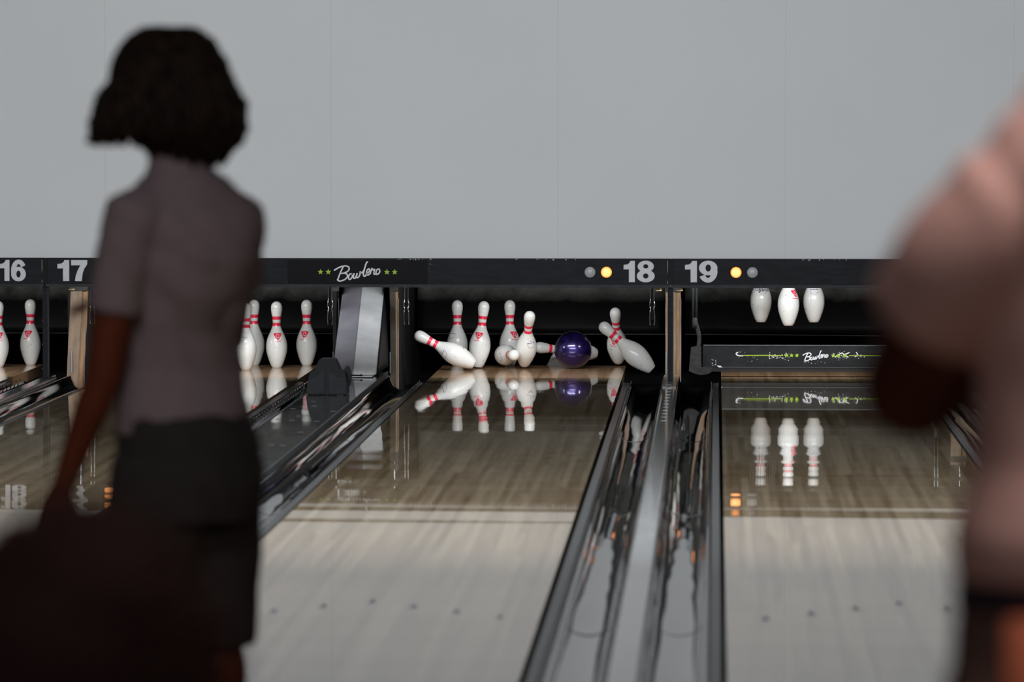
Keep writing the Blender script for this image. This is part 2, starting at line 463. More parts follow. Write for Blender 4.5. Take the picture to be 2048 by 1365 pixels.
def digits(text, x0, x1, z0, z1, y):
    """heavy grotesque numerals standing on the face y, filling the given rectangle"""
    Wd = {'1': 0.56, '6': 0.84, '7': 0.74, '8': 0.86, '9': 0.84}
    total = sum(Wd[c] for c in text) + 0.06 * (len(text) - 1)
    sx = (x1 - x0) / total; sz = z1 - z0; D = 0.002
    bm = bmesh.new(); cur = 0.0
    for c in text:
        o = cur
        T = lambda p: (x0 + (o + p[0]) * sx, z0 + p[1] * sz)
        if c == '1':
            prism_xz(bm, [T(p) for p in ((.25, 0), (.53, 0), (.53, 1), (.32, 1), (.27, .9), (.17, .83), (0, .81), (0, .60), (.25, .60))], y - D, y)
        elif c == '7':
            prism_xz(bm, [T(p) for p in ((0, 1), (.73, 1), (.73, .80), (.60, .60), (.52, .38), (.48, 0), (.17, 0), (.20, .22), (.29, .50), (.42, .75), (0, .75))], y - D, y)
        elif c == '8':
            D = 0.002
            for cc, ro, ri in (((.42, .29), (.42, .30), (.13, .12)), ((.42, .74), (.38, .27), (.12, .10))):
                q = T(cc); annulus(bm, q[0], q[1], (ro[0] * sx, ro[1] * sz), (ri[0] * sx, ri[1] * sz), y, D); D += 0.00015
        else:
            fl = (lambda p: (.82 - p[0], 1 - p[1])) if c == '6' else (lambda p: p)
            q = T(fl((.41, .67)))
            annulus(bm, q[0], q[1], (.41 * sx, .345 * sz), (.12 * sx, .165 * sz), y, D)
            q = T(fl((.40, .50)))
            off = PI if c == '6' else 0.0
            annulus(bm, q[0], q[1], (.42 * sx, .515 * sz), (.145 * sx, .30 * sz), y, D + 0.00015, math.radians(15) + off, math.radians(-152) + off)
        cur += Wd[c] + 0.06
    return bm


SCRIPT = [  # centre lines of the sign's handwriting
    [(700, 205), (740, 180), (790, 158), (845, 150), (882, 166), (886, 195), (862, 225), (815, 243), (790, 246)],
    [(815, 243), (850, 250), (868, 275), (850, 310), (810, 335), (765, 345), (737, 328)],
    [(812, 160), (785, 215), (762, 270), (742, 325)],
    [(918, 248), (896, 258), (880, 290), (884, 318), (902, 322), (922, 300), (932, 270), (918, 248), (938, 262), (950, 258)],
    [(952, 250), (942, 285), (948, 308), (966, 304), (984, 270), (990, 248)],
    [(990, 248), (982, 280), (988, 300), (1008, 294), (1026, 262), (1030, 222), (1040, 240), (1052, 236)],
    [(1054, 238), (1072, 216), (1082, 196)],
    [(1124, 100), (1112, 108), (1098, 145), (1084, 195), (1072, 245), (1074, 276), (1090, 282), (1106, 266)],
    [(1104, 258), (1142, 226), (1150, 198), (1136, 188), (1116, 212), (1112, 250), (1128, 268), (1160, 246)],
    [(1160, 246), (1172, 205), (1182, 180), (1192, 202), (1216, 192), (1206, 235), (1210, 258), (1232, 248)],
    [(1272, 190), (1248, 196), (1234, 228), (1240, 256), (1262, 252), (1282, 222), (1276, 192)],
]


def script_lettering(bm, ox, oz, m_per, y, width, depth=0.001):
    for i_, st in enumerate(SCRIPT):
        depth += 0.0001
        flat_stroke(bm, [(ox + p[0] * m_per, oz - p[1] * m_per) for p in st], width, y, depth, 4)


def specks(bm, n, xr, zr, y, r=(0.0008, 0.003), zc=None):
    for _ in range(n):
        x = random.uniform(*xr); z = random.gauss(zc[0], zc[1]) if zc else random.uniform(*zr)
        r0 = random.uniform(*r); k = random.randint(4, 6); a = random.random() * 3
        z = min(max(z, zr[0] + r0), zr[1] - r0)
        prism_xz(bm, [(x + r0 * random.uniform(.5, 1.5) * math.cos(a + 2 * PI * i / k),
                       z + r0 * random.uniform(.4, 1.1) * math.sin(a + 2 * PI * i / k)) for i in range(k)], y - 0.0006, y)


# ------------------------------------------------------------------ room
FOUL, DECK0, DECK1 = 11.5, 29.32, 30.72
XL, XR, CEIL = -7.3, 4.3, 3.2
bm = bmesh.new()
box(bm, XL, XR, -2.0, FOUL, -0.30, 0.0)
fl_ = struct(obj('floor', bm, M_FLOOR))
bm = bmesh.new(); box(bm, XL, XR, FOUL, 33.0, -0.36, -0.30)
struct(obj('floor_lane_bed', bm, M_SUB))
bm = bmesh.new(); box(bm, XL, XR, -2.0, 33.0, CEIL, CEIL + 0.1)
struct(obj('ceiling', bm, M_CEIL))
struct(obj('wall_back', bx(XL, XR, 28.60, 28.70, 0.66, CEIL), wall_material()))
struct(obj('wall_left', bx(XL - 0.1, XL, -2.0, 33.0, -0.3, CEIL), M_WALLN))
struct(obj('wall_right', bx(XR, XR + 0.1, -2.0, 33.0, -0.3, CEIL), M_WALLN))
struct(obj('wall_rear', bx(XL, XR, -2.1, -2.0, -0.3, CEIL), M_WALLN))
struct(obj('wall_pit', bx(XL, XR, 32.6, 32.7, -0.3, CEIL), M_PIT))
struct(obj('ceiling_pit', bx(XL, XR, 28.7, 32.6, 1.15, 1.2), M_PIT))

# ------------------------------------------------------------------ lanes
LANES = {16: (-4.943, -3.889), 17: (-3.342, -2.288), 18: (-1.573, -0.515), 19: (0.032, 1.086)}
CTR = {k: (a + b) / 2 for k, (a, b) in LANES.items()}
LANE_LABEL = {16: 'polished wooden bowling lane under number 16 at far left',
              17: 'polished wooden bowling lane of number 17, behind the grey-shirted person',
              18: 'polished wooden bowling lane of number 18 with toppling pins at its end',
              19: 'polished wooden bowling lane of number 19 below the lowered sweep bar'}


def ripple(x, y, ph):
    """tiny unevenness of the lane, some tenths of a millimetre"""
    g = 0.35 + 0.65 * min(1.0, max(0.0, (26.5 - y) / 4.5))
    return g * (1.9e-4 * math.sin(2 * PI * y / 0.62 + ph + 1.3 * math.sin(y * 0.9) + 0.8 * x)
            - 3.6e-4 * math.sin(2 * PI * y / 1.45 + 2.1 * ph + 1.1 * x)
            + 4.0e-5 * math.sin(2 * PI * y / 0.27 + 3 * ph + 2.5 * x))


for num, (x0, x1) in LANES.items():
    bm = bmesh.new(); cx = CTR[num]
    nx, ny = 6, 360
    grid = []
    for j in range(ny + 1):
        y = FOUL + (DECK0 - FOUL) * j / ny
        grid.append([bm.verts.new((x0 + (x1 - x0) * i / nx - cx, y, ripple((x0 + (x1 - x0) * i / nx), y, num))) for i in range(nx + 1)])
    for j in range(ny):
        for i in range(nx):
            bm.faces.new((grid[j][i], grid[j][i + 1], grid[j + 1][i + 1], grid[j + 1][i]))
    top_faces = list(bm.faces)
    t = 0.045
    box(bm, x0 - cx, x1 - cx, FOUL, DECK0, -t, -0.001)
    lane = obj('bowling_lane', bm, M_LANE, loc=(cx, 0, 0))
    for p in lane.data.polygons[:len(top_faces)]:
        p.use_smooth = True
    # bottom box shares the material; its sides are seen from the gutters
    tag(lane, LANE_LABEL[num], 'bowling lane', 'bowling lanes')
    d = obj('pin_deck', bx(x0 - cx, x1 - cx, DECK0 + 0.002, DECK1, -0.06, 0.0), M_DECK, lane)
    d['label'] = 'brown maple pin deck'
    for k in range(-3, 4):
        bm = bmesh.new()
        yy = 16.15 - abs(k) * 0.165; xx = k * 0.1365
        q = [(xx - 0.013, yy - 0.05), (xx + 0.013, yy - 0.05), (xx, yy + 0.09)]
        a = [bm.verts.new((p[0], p[1], 0.0002)) for p in q]; b = [bm.verts.new((p[0], p[1], 0.0006)) for p in q]
        bm.faces.new(a); bm.faces.new(b)
        for i in range(3):
            bm.faces.new((a[i], a[(i + 1) % 3], b[(i + 1) % 3], b[i]))
        obj('aiming_arrow', bm, mat('faded_blue_mark', (0.16, 0.16, 0.24), 0.4, noise_amt=0.2), lane)

# ------------------------------------------------------------------ gutters
def gutter(lane_side, far_side, label, seed):
    """lane_side: x at the lane edge, far_side: x at the divider"""
    sgn = 1 if far_side > lane_side else -1
    wd = abs(far_side - lane_side)
    y0, y1 = FOUL, DECK0 + 0.08
    root = thing('lane_gutter', label, 'gutter', (lane_side, 0, 0), 'gutters beside the lanes')
    prof = []
    cxp = wd * 0.60; R = wd * 0.355
    prof.append((0.046, -0.050)); prof.append((0.051, -0.048))
    for k in range(0, 19):
        t_ = -1 + 2 * k / 18
        prof.append((cxp + R * t_, -0.080 + 0.060 * (1 - math.sqrt(max(0.0, 1 - (t_ * 0.985) ** 2)))))
    prof.append((wd - 0.004, -0.014)); prof.append((wd, 0.010))
    bm = bmesh.new(); rows = []
    ny = 300
    for j in range(ny + 1):
        y = y0 + (y1 - y0) * j / ny
        row = []
        for i, (px, pz) in enumerate(prof):
            u = i / (len(prof) - 1)
            wob = 0.0
            if 1 < i < len(prof) - 2:
                wob = (noise.noise(Vector((u * 1.0 + seed, y * 0.9, 0))) * 0.0022
                       + noise.noise(Vector((u * 1.3 + seed, y * 2.0, 4))) * 0.0009)
            row.append(bm.verts.new((sgn * px, y, pz + wob)))
        rows.append(row)
    for j in range(ny):
        for i in range(len(prof) - 1):
            bm.faces.new((rows[j][i], rows[j][i + 1], rows[j + 1][i + 1], rows[j + 1][i]))
    o = obj('channel', bm, M_GUT, root, smooth=True)
    s = o.modifiers.new('thickness', 'SOLIDIFY'); s.thickness = 0.003; s.offset = -1
    # flat lip along the lane
    a, b = sorted((sgn * 0.015, sgn * 0.045))
    obj('lip', bx(a, b, y0, y1 - 0.45, -0.03, -0.006), M_LIP, root, bevel=0.002)
    # joints between the moulded lengths
    for yj in (25.0, 20.5, 15.9):
        bm = bmesh.new()
        pts = [(sgn * p[0], yj, p[1] + 0.002) for p in prof[3:-2]]
        tube(bm, pts, 0.0022, 6)
        obj('joint_strip', bm, M_GUT, root, smooth=True)
    # small clips under the lip
    bm = bmesh.new()
    y = 14.0
    while y < 29.3:
        xx = sgn * 0.053
        box(bm, xx - 0.0025, xx + 0.0025, y, y + 0.05, -0.016, -0.012)
        y += 0.16
    c = obj('lip_clips', bm, M_CHROME, root); c['kind'] = 'stuff'
    # flat black trough beside the pin deck
    bm = bmesh.new()
    a, b = sorted((sgn * 0.003, sgn * (wd - 0.003)))
    box(bm, a, b, y1 + 0.03, 30.9, -0.13, -0.115)
    obj('end_trough', bm, M_BLACK, root)
    return root


gutter(-3.889, -3.652, 'black plastic gutter along the right edge of lane 16', 1.1)
gutter(-3.342, -3.572, 'black plastic gutter along the left edge of lane 17', 2.3)
gutter(-2.288, -2.097, 'black plastic gutter right of lane 17, beside the grey return cover', 3.7)
gutter(-1.573, -1.803, 'wavy black gutter left of lane 18, reflecting pins', 4.2)
gutter(-0.515, -0.285, 'black gutter right of lane 18, under the diving pin', 5.9)
gutter(0.032, -0.203, 'black gutter along the left edge of lane 19', 6.4)
gutter(1.086, 1.320, 'black gutter right of lane 19, half hidden by the pink shirt', 7.7)

# ------------------------------------------------------------------ divider cappings
def capping(x0, x1, label, ztop=0.012, endy=28.5):
    root = thing('division_capping', label, 'divider strip', ((x0 + x1) / 2, 0, 0), 'narrow divider strips between lanes')
    h = (x1 - x0) / 2
    bm = bmesh.new(); rows = []
    prof = [(-h, -0.05), (-h, ztop - 0.010), (-h + 0.004, ztop - 0.002), (-h + 0.012, ztop), (h - 0.012, ztop), (h - 0.004, ztop - 0.002), (h, ztop - 0.010), (h, -0.05)]
    ny = 160
    for j in range(ny + 1):
        y = FOUL + (endy - FOUL) * j / ny
        wv = noise.noise(Vector((x0 * 3, y * 0.9, 0))) * 0.0009
        rows.append([bm.verts.new((p[0], y, p[1] + (wv if p[1] > -0.04 else 0))) for p in prof])
    for a, b in zip(rows, rows[1:]):
        for i in range(len(prof) - 1):
            bm.faces.new((a[i], a[i + 1], b[i + 1], b[i]))
    bm.faces.new(rows[0]); bm.faces.new(rows[-1])
    obj('strip', bm, M_CAPG, root, smooth=False)
    return root


c1 = capping(-0.285, -0.203, 'narrow grey divider strip between lanes 18 and 19', endy=28.1)
c2 = capping(-3.652, -3.572, 'narrow grey divider strip between lanes 16 and 17', 0.03, endy=28.75)
c3 = capping(1.320, 1.60, 'wide grey divider right of lane 19', 0.03, endy=28.5)
# worn clear end cap of the 18/19 strip
bm = bmesh.new()
box(bm, -0.036, 0.036, 28.1, 29.3, -0.05, 0.018)
e = obj('end_cap', bm, M_CLEAR, c1, bevel=0.004); e['label'] = 'scratched translucent end cap'
bm = bmesh.new()
for k in range(14):
    yy = 25.2 + k * 0.28
    box(bm, -0.014, 0.012, yy, yy + 0.006, 0.012 if yy < 28.1 else 0.018, 0.0135 if yy < 28.1 else 0.0195)
box(bm, -0.036, -0.033, 28.1, 29.3, 0.018, 0.0205); box(bm, 0.010, 0.012, 28.1, 29.3, 0.018, 0.0205)
obj('tape_ticks', bm, M_CHIP, c1)

# ball return cover between 17 and 18
cov = thing('ball_return_cover', 'wide shiny grey ball return cover between lanes 17 and 18', 'ball return cover', (-1.95, 0, 0))
bm = bmesh.new(); rows = []; ny = 200; nx = 6
for j in range(ny + 1):
    y = FOUL + (29.35 - FOUL) * j / ny
    rows.append([bm.verts.new((-0.14 + 0.28 * i / nx, y, 0.030 + 0.0009 * noise.noise(Vector((i * 0.3, y * 1.3, 9)))
                               + 0.0004 * noise.noise(Vector((i * 0.8, y * 4.0, 2))))) for i in range(nx + 1)])
for a, b in zip(rows, rows[1:]):
    for i in range(nx):
        bm.faces.new((a[i], a[i + 1], b[i + 1], b[i]))
obj('top_sheet', bm, M_COVER, cov, smooth=True)
obj('body', bx(-0.139, 0.139, FOUL, 29.35, -0.10, 0.027), M_MOULD, cov)
for sx_ in (-1, 1):
    a, b = sorted((sx_ * 0.137, sx_ * 0.1425))
    r_ = obj('edge_rail', bx(a, b, FOUL, 29.35, 0.0, 0.0335), M_RODM, cov, bevel=0.001)
bm = bmesh.new()
for k in range(26):
    yy = random.uniform(20.5, 28.6); xx = random.uniform(-0.12, 0.12)
    box(bm, xx - 0.012, xx + 0.014, yy, yy + 0.02, 0.0312, 0.0318)
obj('scratches', bm, mat('pale_scratches', (0.24, 0.25, 0.25), 0.5, noise_amt=0.5, noise_scale=60), cov)

# ------------------------------------------------------------------ masking units
YM = 28.53


def lamp(parent, x, z, lit, px):
    bm = bmesh.new()
    annulus(bm, x - px, z, (0.0345, 0.0345), (0.029, 0.029), YM - 0.0002, 0.004, n=24)
    hs = obj('lamp_ring', bm, M_BLACK, parent)
    bm = bmesh.new()
    prof = [(0.0, -0.010), (0.012, -0.009), (0.022, -0.006), (0.030, -0.001)]
    rings = []
    for r, dy in prof:
        rings.append([bm.verts.new((x - px + r * math.cos(2 * PI * k / 24), YM + dy, z + r * math.sin(2 * PI * k / 24))) for k in range(24)] if r else
                     [bm.verts.new((x - px, YM + dy, z))])
    for k in range(24):
        bm.faces.new((rings[0][0], rings[1][k], rings[1][(k + 1) % 24]))
    for a, b in zip(rings[1:], rings[2:]):
        for k in range(24):
            bm.faces.new((a[k], a[(k + 1) % 24], b[(k + 1) % 24], b[k]))
    if lit:
        o = obj('signal_lamp', bm, [M_AMBER, M_AMBERC], parent, smooth=True)
        for p in o.data.polygons:
            c = p.center
            if math.hypot(c.x - (x - px), c.z - z) < 0.021:
                p.material_index = 1
        o['label'] = 'glowing orange signal lamp'
    else:
        o = obj('signal_lamp', bm, M_LAMPOFF, parent, smooth=True)
        o['label'] = 'unlit grey signal lamp'


def masking(x0, x1, label, nums, lamps, sign=None):
    cx = (x0 + x1) / 2
    root = thing('masking_unit', label, 'lane number board', (cx, 0, 0), 'black number boards above the lanes')
    obj('fascia', bx(x0 - cx + 0.004, x1 - cx - 0.004, YM, YM + 0.05, 0.545, 0.682), M_MASK, root, bevel=0.0015)
    obj('lower_lip', bx(x0 - cx + 0.004, x1 - cx - 0.004, YM - 0.012, YM + 0.06, 0.527, 0.544), M_LIPM, root, bevel=0.003)
    bm = bmesh.new()
    for a, b in ((x0 + 0.7, x0 + 1.0), (x1 - 0.85, x1 - 0.5), (x0 + 1.9, x0 + 2.15)):
        specks(bm, 9, (a - cx, b - cx), (0.676, 0.6815), YM, (0.002, 0.005))
    obj('paint_chips', bm, M_CHIP, root)
    for t, a, b in nums:
        o = obj('lane_number', digits(t, a - cx, b - cx, 0.557, 0.671, YM), M_NUM, root)
        o['label'] = 'large grey numerals reading ' + t
    for x, lit in lamps:
        lamp(root, x, 0.610, lit, cx)
    if sign:
        a, b = sign
        p = obj('logo_panel', bx(a - cx, b - cx, YM - 0.004, YM, 0.547, 0.671), M_PANEL, root, bevel=0.001)
        mp_ = 1 / 2389.0
        ox = -2.338 - cx; oz = 0.609 + 228 * mp_
        bm = bmesh.new(); script_lettering(bm, ox, oz, mp_, YM - 0.0042, 17 * mp_, 0.0012)
        s_ = obj('script_lettering', bm, M_SCRIPT, p); s_['label'] = 'slanted grey handwriting'
        for q in (520, 620, 1373, 1473):
            bm = bmesh.new(); star(bm, ox + q * mp_, oz - 228 * mp_, 39 * mp_, YM - 0.0042)
            obj('star', bm, M_LIME, p)
        bm = bmesh.new(); specks(bm, 7, (b - cx + 0.001, b - cx + 0.02), (0.62, 0.668), YM, (0.001, 0.005))
        specks(bm, 4, (a - cx - 0.006, a - cx - 0.001), (0.55, 0.57), YM, (0.001, 0.003))
        obj('teal_chips', bm, M_TEAL, root)
    return root


BOARDS = [masking(-6.96, -3.607, 'black board bearing number 16 at far left', [('16', -3.850, -3.708)], [(-3.98, True), (-4.07, False)]),
    masking(-3.607, -0.242, 'long black board with number 17, the script sign and number 18',
        [('17', -3.539, -3.377), ('18', -0.493, -0.324)], [(-0.673, False), (-0.585, True), (-3.262, True), (-3.174, False)], (-2.298, -1.545)),
    masking(-0.242, 3.12, 'black board bearing number 19 with two signal lamps', [('19', -0.164, 0.012)], [(0.109, True), (0.197, False)])]

for x, zb, label in ((-3.606, 0.035, 'black vertical post between lanes 16 and 17'),
                     (-0.241, 0.022, 'black vertical post between lanes 18 and 19')):
    root = thing('mask_post', label, 'post', (x, 28.56, 0), 'black posts dividing the lane pairs')
    obj('shaft', bx(-0.0155, 0.0155, -0.02, 0.03, zb, 0.5265), M_MASK, root, bevel=0.002)
    obj('upper_cover', bx(-0.014, 0.014, -0.038, -0.0305, 0.546, 0.682), M_BLACK, root, bevel=0.002)
    bm = bmesh.new()
    prism_xz(bm, [(-0.0165, 0.60), (-0.0145, 0.62), (-0.0145, 0.676), (-0.017, 0.67)], -0.0395, -0.0382)
    prism_xz(bm, [(-0.0165, 0.548), (-0.0145, 0.55), (-0.0145, 0.566), (-0.017, 0.56)], -0.0395, -0.0382)
    for k in range(3):
        zz = 0.08 + k * 0.13
        box(bm, -0.0185, -0.0157, -0.012, -0.006, zz, zz + 0.008)
    obj('bare_edge', bm, M_CHIP, root)
    bm = bmesh.new(); box(bm, 0.012, 0.0158, -0.0205, 0.0, zb, 0.5265)
    obj('metal_edge', bm, M_GREY, root)

# ------------------------------------------------------------------ kickback walls
def kickback(xc, wd, label, lean=0.0, face=M_WOOD, side=M_WOODO):
    root = thing('kickback_wall', label, 'partition', (xc, 29.8, 0), 'side walls of the pin pits')
    h = wd / 2
    obj('side_board', bx(-h + 0.006, h - 0.006, 0.02, 2.4, -0.28, 0.95), M_PIT, root)
    bm = bmesh.new()
    nz = 24; rows = []
    for j in range(nz + 1):
        z = -0.14 + 0.60 * j / nz
        dx = lean * (z / 0.46) + 0.0025 * noise.noise(Vector((xc, z * 9, 0)))
        rows.append([bm.verts.new((dx + q * (h + 0.002 * noise.noise(Vector((q, z * 14, xc)))), yy, z)) for q, yy in
                     ((-1, 0.03), (-0.95, 0.0), (0.35, -0.004), (0.42, 0.004), (1, 0.006), (1, 0.03))])
    for a, b in zip(rows, rows[1:]):
        for i in range(5):
            f = bm.faces.new((a[i], a[i + 1], b[i + 1], b[i]))
            f.material_index = 1 if i >= 3 else 0
    bm.faces.new(rows[0]); bm.faces.new(rows[-1][::-1])
    o = obj('wooden_edge', bm, [face, side], root, smooth=False)
    o['label'] = 'worn bare wood front edge'
    bm = bmesh.new()
    box(bm, lean - h * 1.02, lean + h * 1.02, -0.008, 0.04, 0.46, 0.487)
    prism_xz(bm, [(lean - h, 0.487), (lean + h, 0.487), (lean + h, 0.50), (lean - h * 0.5, 0.505), (lean - h, 0.495)], -0.006, 0.03)
    obj('metal_bracket', bm, M_GREY, root)
    bm = bmesh.new()
    tube(bm, [(lean + h * 0.2, 0, 0.50), (lean + h * 0.2, 0, 0.60)], 0.006, 10)
    tube(bm, [(lean + h * 0.2, 0, 0.505), (lean + h * 0.2, 0, 0.511)], 0.024, 16)
    obj('bolt', bm, M_CHROME, root)
    bm = bmesh.new()
    box(bm, lean - h * 0.92, lean - h * 0.80, -0.009, 0.0, 0.0, 0.12)
    box(bm, h * 0.98, h * 1.06, -0.001, 0.01, -0.1, 0.42)
    obj('scuffed_strip', bm, M_CHIP if False else M_STEELD, root)
    return root


kickback(-3.598, 0.098, 'worn brown wooden partition edge behind the post left of lane 17', 0.022)
kickback(-0.238, 0.086, 'brown wooden partition edge behind the post between lanes 18 and 19')
kickback(-1.800, 0.046, 'thin brown partition edge right of the sheet metal chute', -0.004,
         mat('dark_olive_wood', (0.055, 0.048, 0.032), 0.5, noise_amt=0.4, noise_scale=15), M_WOODO)
kickback(-2.13, 0.034, 'dark partition edge left of the sheet metal chute', 0.0, M_BLACK, M_BLACK)
kickback(1.36, 0.086, 'partition edge right of lane 19, behind the pink shirt')

# ------------------------------------------------------------------ sheet metal chute between 17 and 18
ch = thing('ball_return_chute', 'folded silver sheet metal chute between lanes 17 and 18', 'ball return chute', (-1.96, 28.9, 0))


def sheet(name, q, m, n=14, amp=0.002, seed=0.0, th=0.003):
    """bent sheet spanned by four corners, slightly dented"""
    a, b, c, d = [Vector(v) - Vector((-1.96, 28.9, 0)) for v in q]   # a,b bottom; d,c top
    bm = bmesh.new(); rows = []
    nrm = (b - a).cross(d - a).normalized()
    for j in range(n + 1):
        v = j / n
        rows.append([bm.verts.new((a.lerp(b, i / 8)).lerp(d.lerp(c, i / 8), v)
                                  + nrm * (amp * noise.noise(Vector((i / 8 * 2 + seed, v * 5, seed))) * math.sin(PI * i / 8)
                                           + (0.010 * math.exp(-((v - 0.12) / 0.06) ** 2 - ((i / 8 - 0.72) / 0.22) ** 2) if seed > 2 else 0)))
                     for i in range(9)])
    for r0, r1 in zip(rows, rows[1:]):
        for i in range(8):
            bm.faces.new((r0[i], r0[i + 1], r1[i + 1], r1[i]))
    o = obj(name, bm, m, ch, smooth=True)
    s = o.modifiers.new('thickness', 'SOLIDIFY'); s.thickness = th
    return o


BL, BM_, BR = (-2.086, 28.92, 0.040), (-1.968, 28.86, 0.040), (-1.845, 28.90, 0.040)
TL, TM, TR = (-2.098, 30.04, 0.53), (-1.988, 30.0, 0.53), (-1.868, 30.06, 0.53)
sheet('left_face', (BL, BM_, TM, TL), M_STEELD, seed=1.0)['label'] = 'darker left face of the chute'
sheet('right_face', (BM_, BR, TR, TM), M_STEEL, seed=3.0)['label'] = 'bright dented right face of the chute'
sheet('side_face', (BR, (-1.832, 30.2, 0.040), (-1.832, 30.3, 0.53), TR), M_MOULD, seed=0.5)
bm = bmesh.new(); box(bm, -0.115, 0.105, -0.20, 0.05, 0.034, 0.037)
obj('foot_plate', bm, M_STEEL, ch, bevel=0.001)
bm = bmesh.new(); tube(bm, [(-0.04, -0.14, 0.043), (0.045, -0.16, 0.041)], 0.004, 8); tube(bm, [(0.045, -0.16, 0.036), (0.045, -0.16, 0.048)], 0.007, 10)
obj('latch_pin', bm, M_MOULD, ch)

# moulded black stepped housing on the cover
hb = thing('return_housing', 'black stepped plastic housing standing on the grey return cover', 'ball return housing', (-1.977, 27.0, 0.0335))
out = [(-0.106, 0), (0.106, 0), (0.104, 0.060), (0.094, 0.112), (0.080, 0.118), (0.066, 0.124), (0.055, 0.150), (0.042, 0.176), (0.034, 0.181),
       (-0.030, 0.181), (-0.038, 0.176), (-0.052, 0.148), (-0.060, 0.124), (-0.074, 0.118), (-0.086, 0.110), (-0.098, 0.058)]
bm = bmesh.new(); prism_xz(bm, out, 0.0, 0.16)
obj('shell', bm, M_MOULD, hb, bevel=0.004)
for sgn, pts in ((-1, [(-0.101, 0.004), (-0.014, 0.004), (-0.010, 0.112), (-0.020, 0.116), (-0.066, 0.083), (-0.088, 0.078), (-0.095, 0.055)]),
                 (1, [(0.014, 0.004), (0.101, 0.004), (0.098, 0.06), (0.088, 0.085), (0.062, 0.084), (0.020, 0.116), (0.010, 0.112)])):
    bm = bmesh.new(); prism_xz(bm, pts, -0.007, 0.001)
    obj('front_panel', bm, mat('moulded_charcoal', (0.024, 0.027, 0.031), 0.5, spec=0.1, noise_amt=0.2, noise_scale=30), hb, bevel=0.002)
bm = bmesh.new(); tube(bm, [(0.098, 0.10, 0.085), (0.098, 0.14, 0.085)], [(0.022, 0.055), (0.022, 0.055)], 20)
obj('side_roller', bm, M_MOULD, hb, smooth=False)
bm = bmesh.new()
for k in range(9):
    xx = -0.1 + k * 0.025; box(bm, xx, xx + 0.010, -0.008, -0.004, 0.0, 0.0012)
obj('adhesive_bits', bm, mat('dull_adhesive', (0.14, 0.12, 0.05), 0.6, noise_amt=0.5, noise_scale=90), hb)

# ------------------------------------------------------------------ pit interiors
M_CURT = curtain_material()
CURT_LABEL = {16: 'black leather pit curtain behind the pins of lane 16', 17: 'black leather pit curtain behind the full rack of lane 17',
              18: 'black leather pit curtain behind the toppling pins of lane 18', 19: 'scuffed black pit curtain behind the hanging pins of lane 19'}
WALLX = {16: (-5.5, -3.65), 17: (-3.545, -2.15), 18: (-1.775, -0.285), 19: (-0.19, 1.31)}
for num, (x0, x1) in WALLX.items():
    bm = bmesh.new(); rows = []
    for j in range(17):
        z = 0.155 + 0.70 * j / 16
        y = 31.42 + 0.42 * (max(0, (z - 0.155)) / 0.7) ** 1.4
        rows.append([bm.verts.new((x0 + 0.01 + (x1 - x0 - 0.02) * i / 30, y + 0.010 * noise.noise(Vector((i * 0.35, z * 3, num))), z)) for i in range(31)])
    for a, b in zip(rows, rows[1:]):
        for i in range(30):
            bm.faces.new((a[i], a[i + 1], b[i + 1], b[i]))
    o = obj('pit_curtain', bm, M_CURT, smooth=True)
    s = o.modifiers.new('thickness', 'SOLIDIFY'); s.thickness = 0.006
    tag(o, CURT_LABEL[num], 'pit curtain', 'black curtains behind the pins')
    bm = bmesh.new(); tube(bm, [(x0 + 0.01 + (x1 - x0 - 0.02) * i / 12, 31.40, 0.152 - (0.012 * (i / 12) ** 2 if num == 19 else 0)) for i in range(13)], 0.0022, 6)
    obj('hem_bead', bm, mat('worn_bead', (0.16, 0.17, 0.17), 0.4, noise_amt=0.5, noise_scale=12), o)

# shiny hanger hardware on the pit sides
def hanger(x, label, wall_x, wd=0.020):
    root = thing('guide_hanger', label, 'hanging bracket', (x, 29.62, 0.28), 'shiny brackets hanging at the pit sides')
    obj('arm', bx(-wd * 0.35, wd * 0.35, 0.006, 0.02, 0.03, 0.34), M_BLACK, root)
    bm = bmesh.new(); tube(bm, [(0, 0.012, 0.30), (wall_x - x, 0.30, 0.30)], 0.008, 8)
    obj('wall_stay', bm, M_BLACK, root)
    for sg in (-1, 1):
        h = wd / 2
        bm = bmesh.new()
        tube(bm, smooth_path([(sg * h * 0.9, 0, 0.32), (sg * h * 0.9, 0, 0.15), (sg * h * 1.25, 0, 0.125), (sg * h * 1.35, 0, 0.105), (sg * h * 0.85, 0, 0.088),
                              (sg * h * 1.2, 0, 0.070), (sg * h * 1.35, 0, 0.03), (sg * h * 1.1, 0, 0.0)], 3), 0.0028, 8)
        obj('bent_rod', bm, M_CHROME, root, smooth=True)


hanger(-1.722, 'slim chrome bracket hanging right of the metal chute', -1.785)
hanger(-0.352, 'slim chrome bracket hanging at the right side of lane 18', -0.275)
hanger(-2.148, 'slim dark chrome bracket hanging left of the metal chute', -2.125)
hanger(-3.480, 'slim chrome bracket hanging beside the grey-shirted sleeve', -3.556)
for x, board in ((-0.306, BOARDS[1]), (-0.193, BOARDS[2]), (-3.470, BOARDS[1])):
    bm = bmesh.new(); x -= board.location.x
    box(bm, x - 0.017, x + 0.017, 28.60, 28.62, 0.508, 0.513); box(bm, x + 0.006, x + 0.017, 28.585, 28.60, 0.508, 0.540)
    obj('brass_clip', bm, M_BRASS, board)

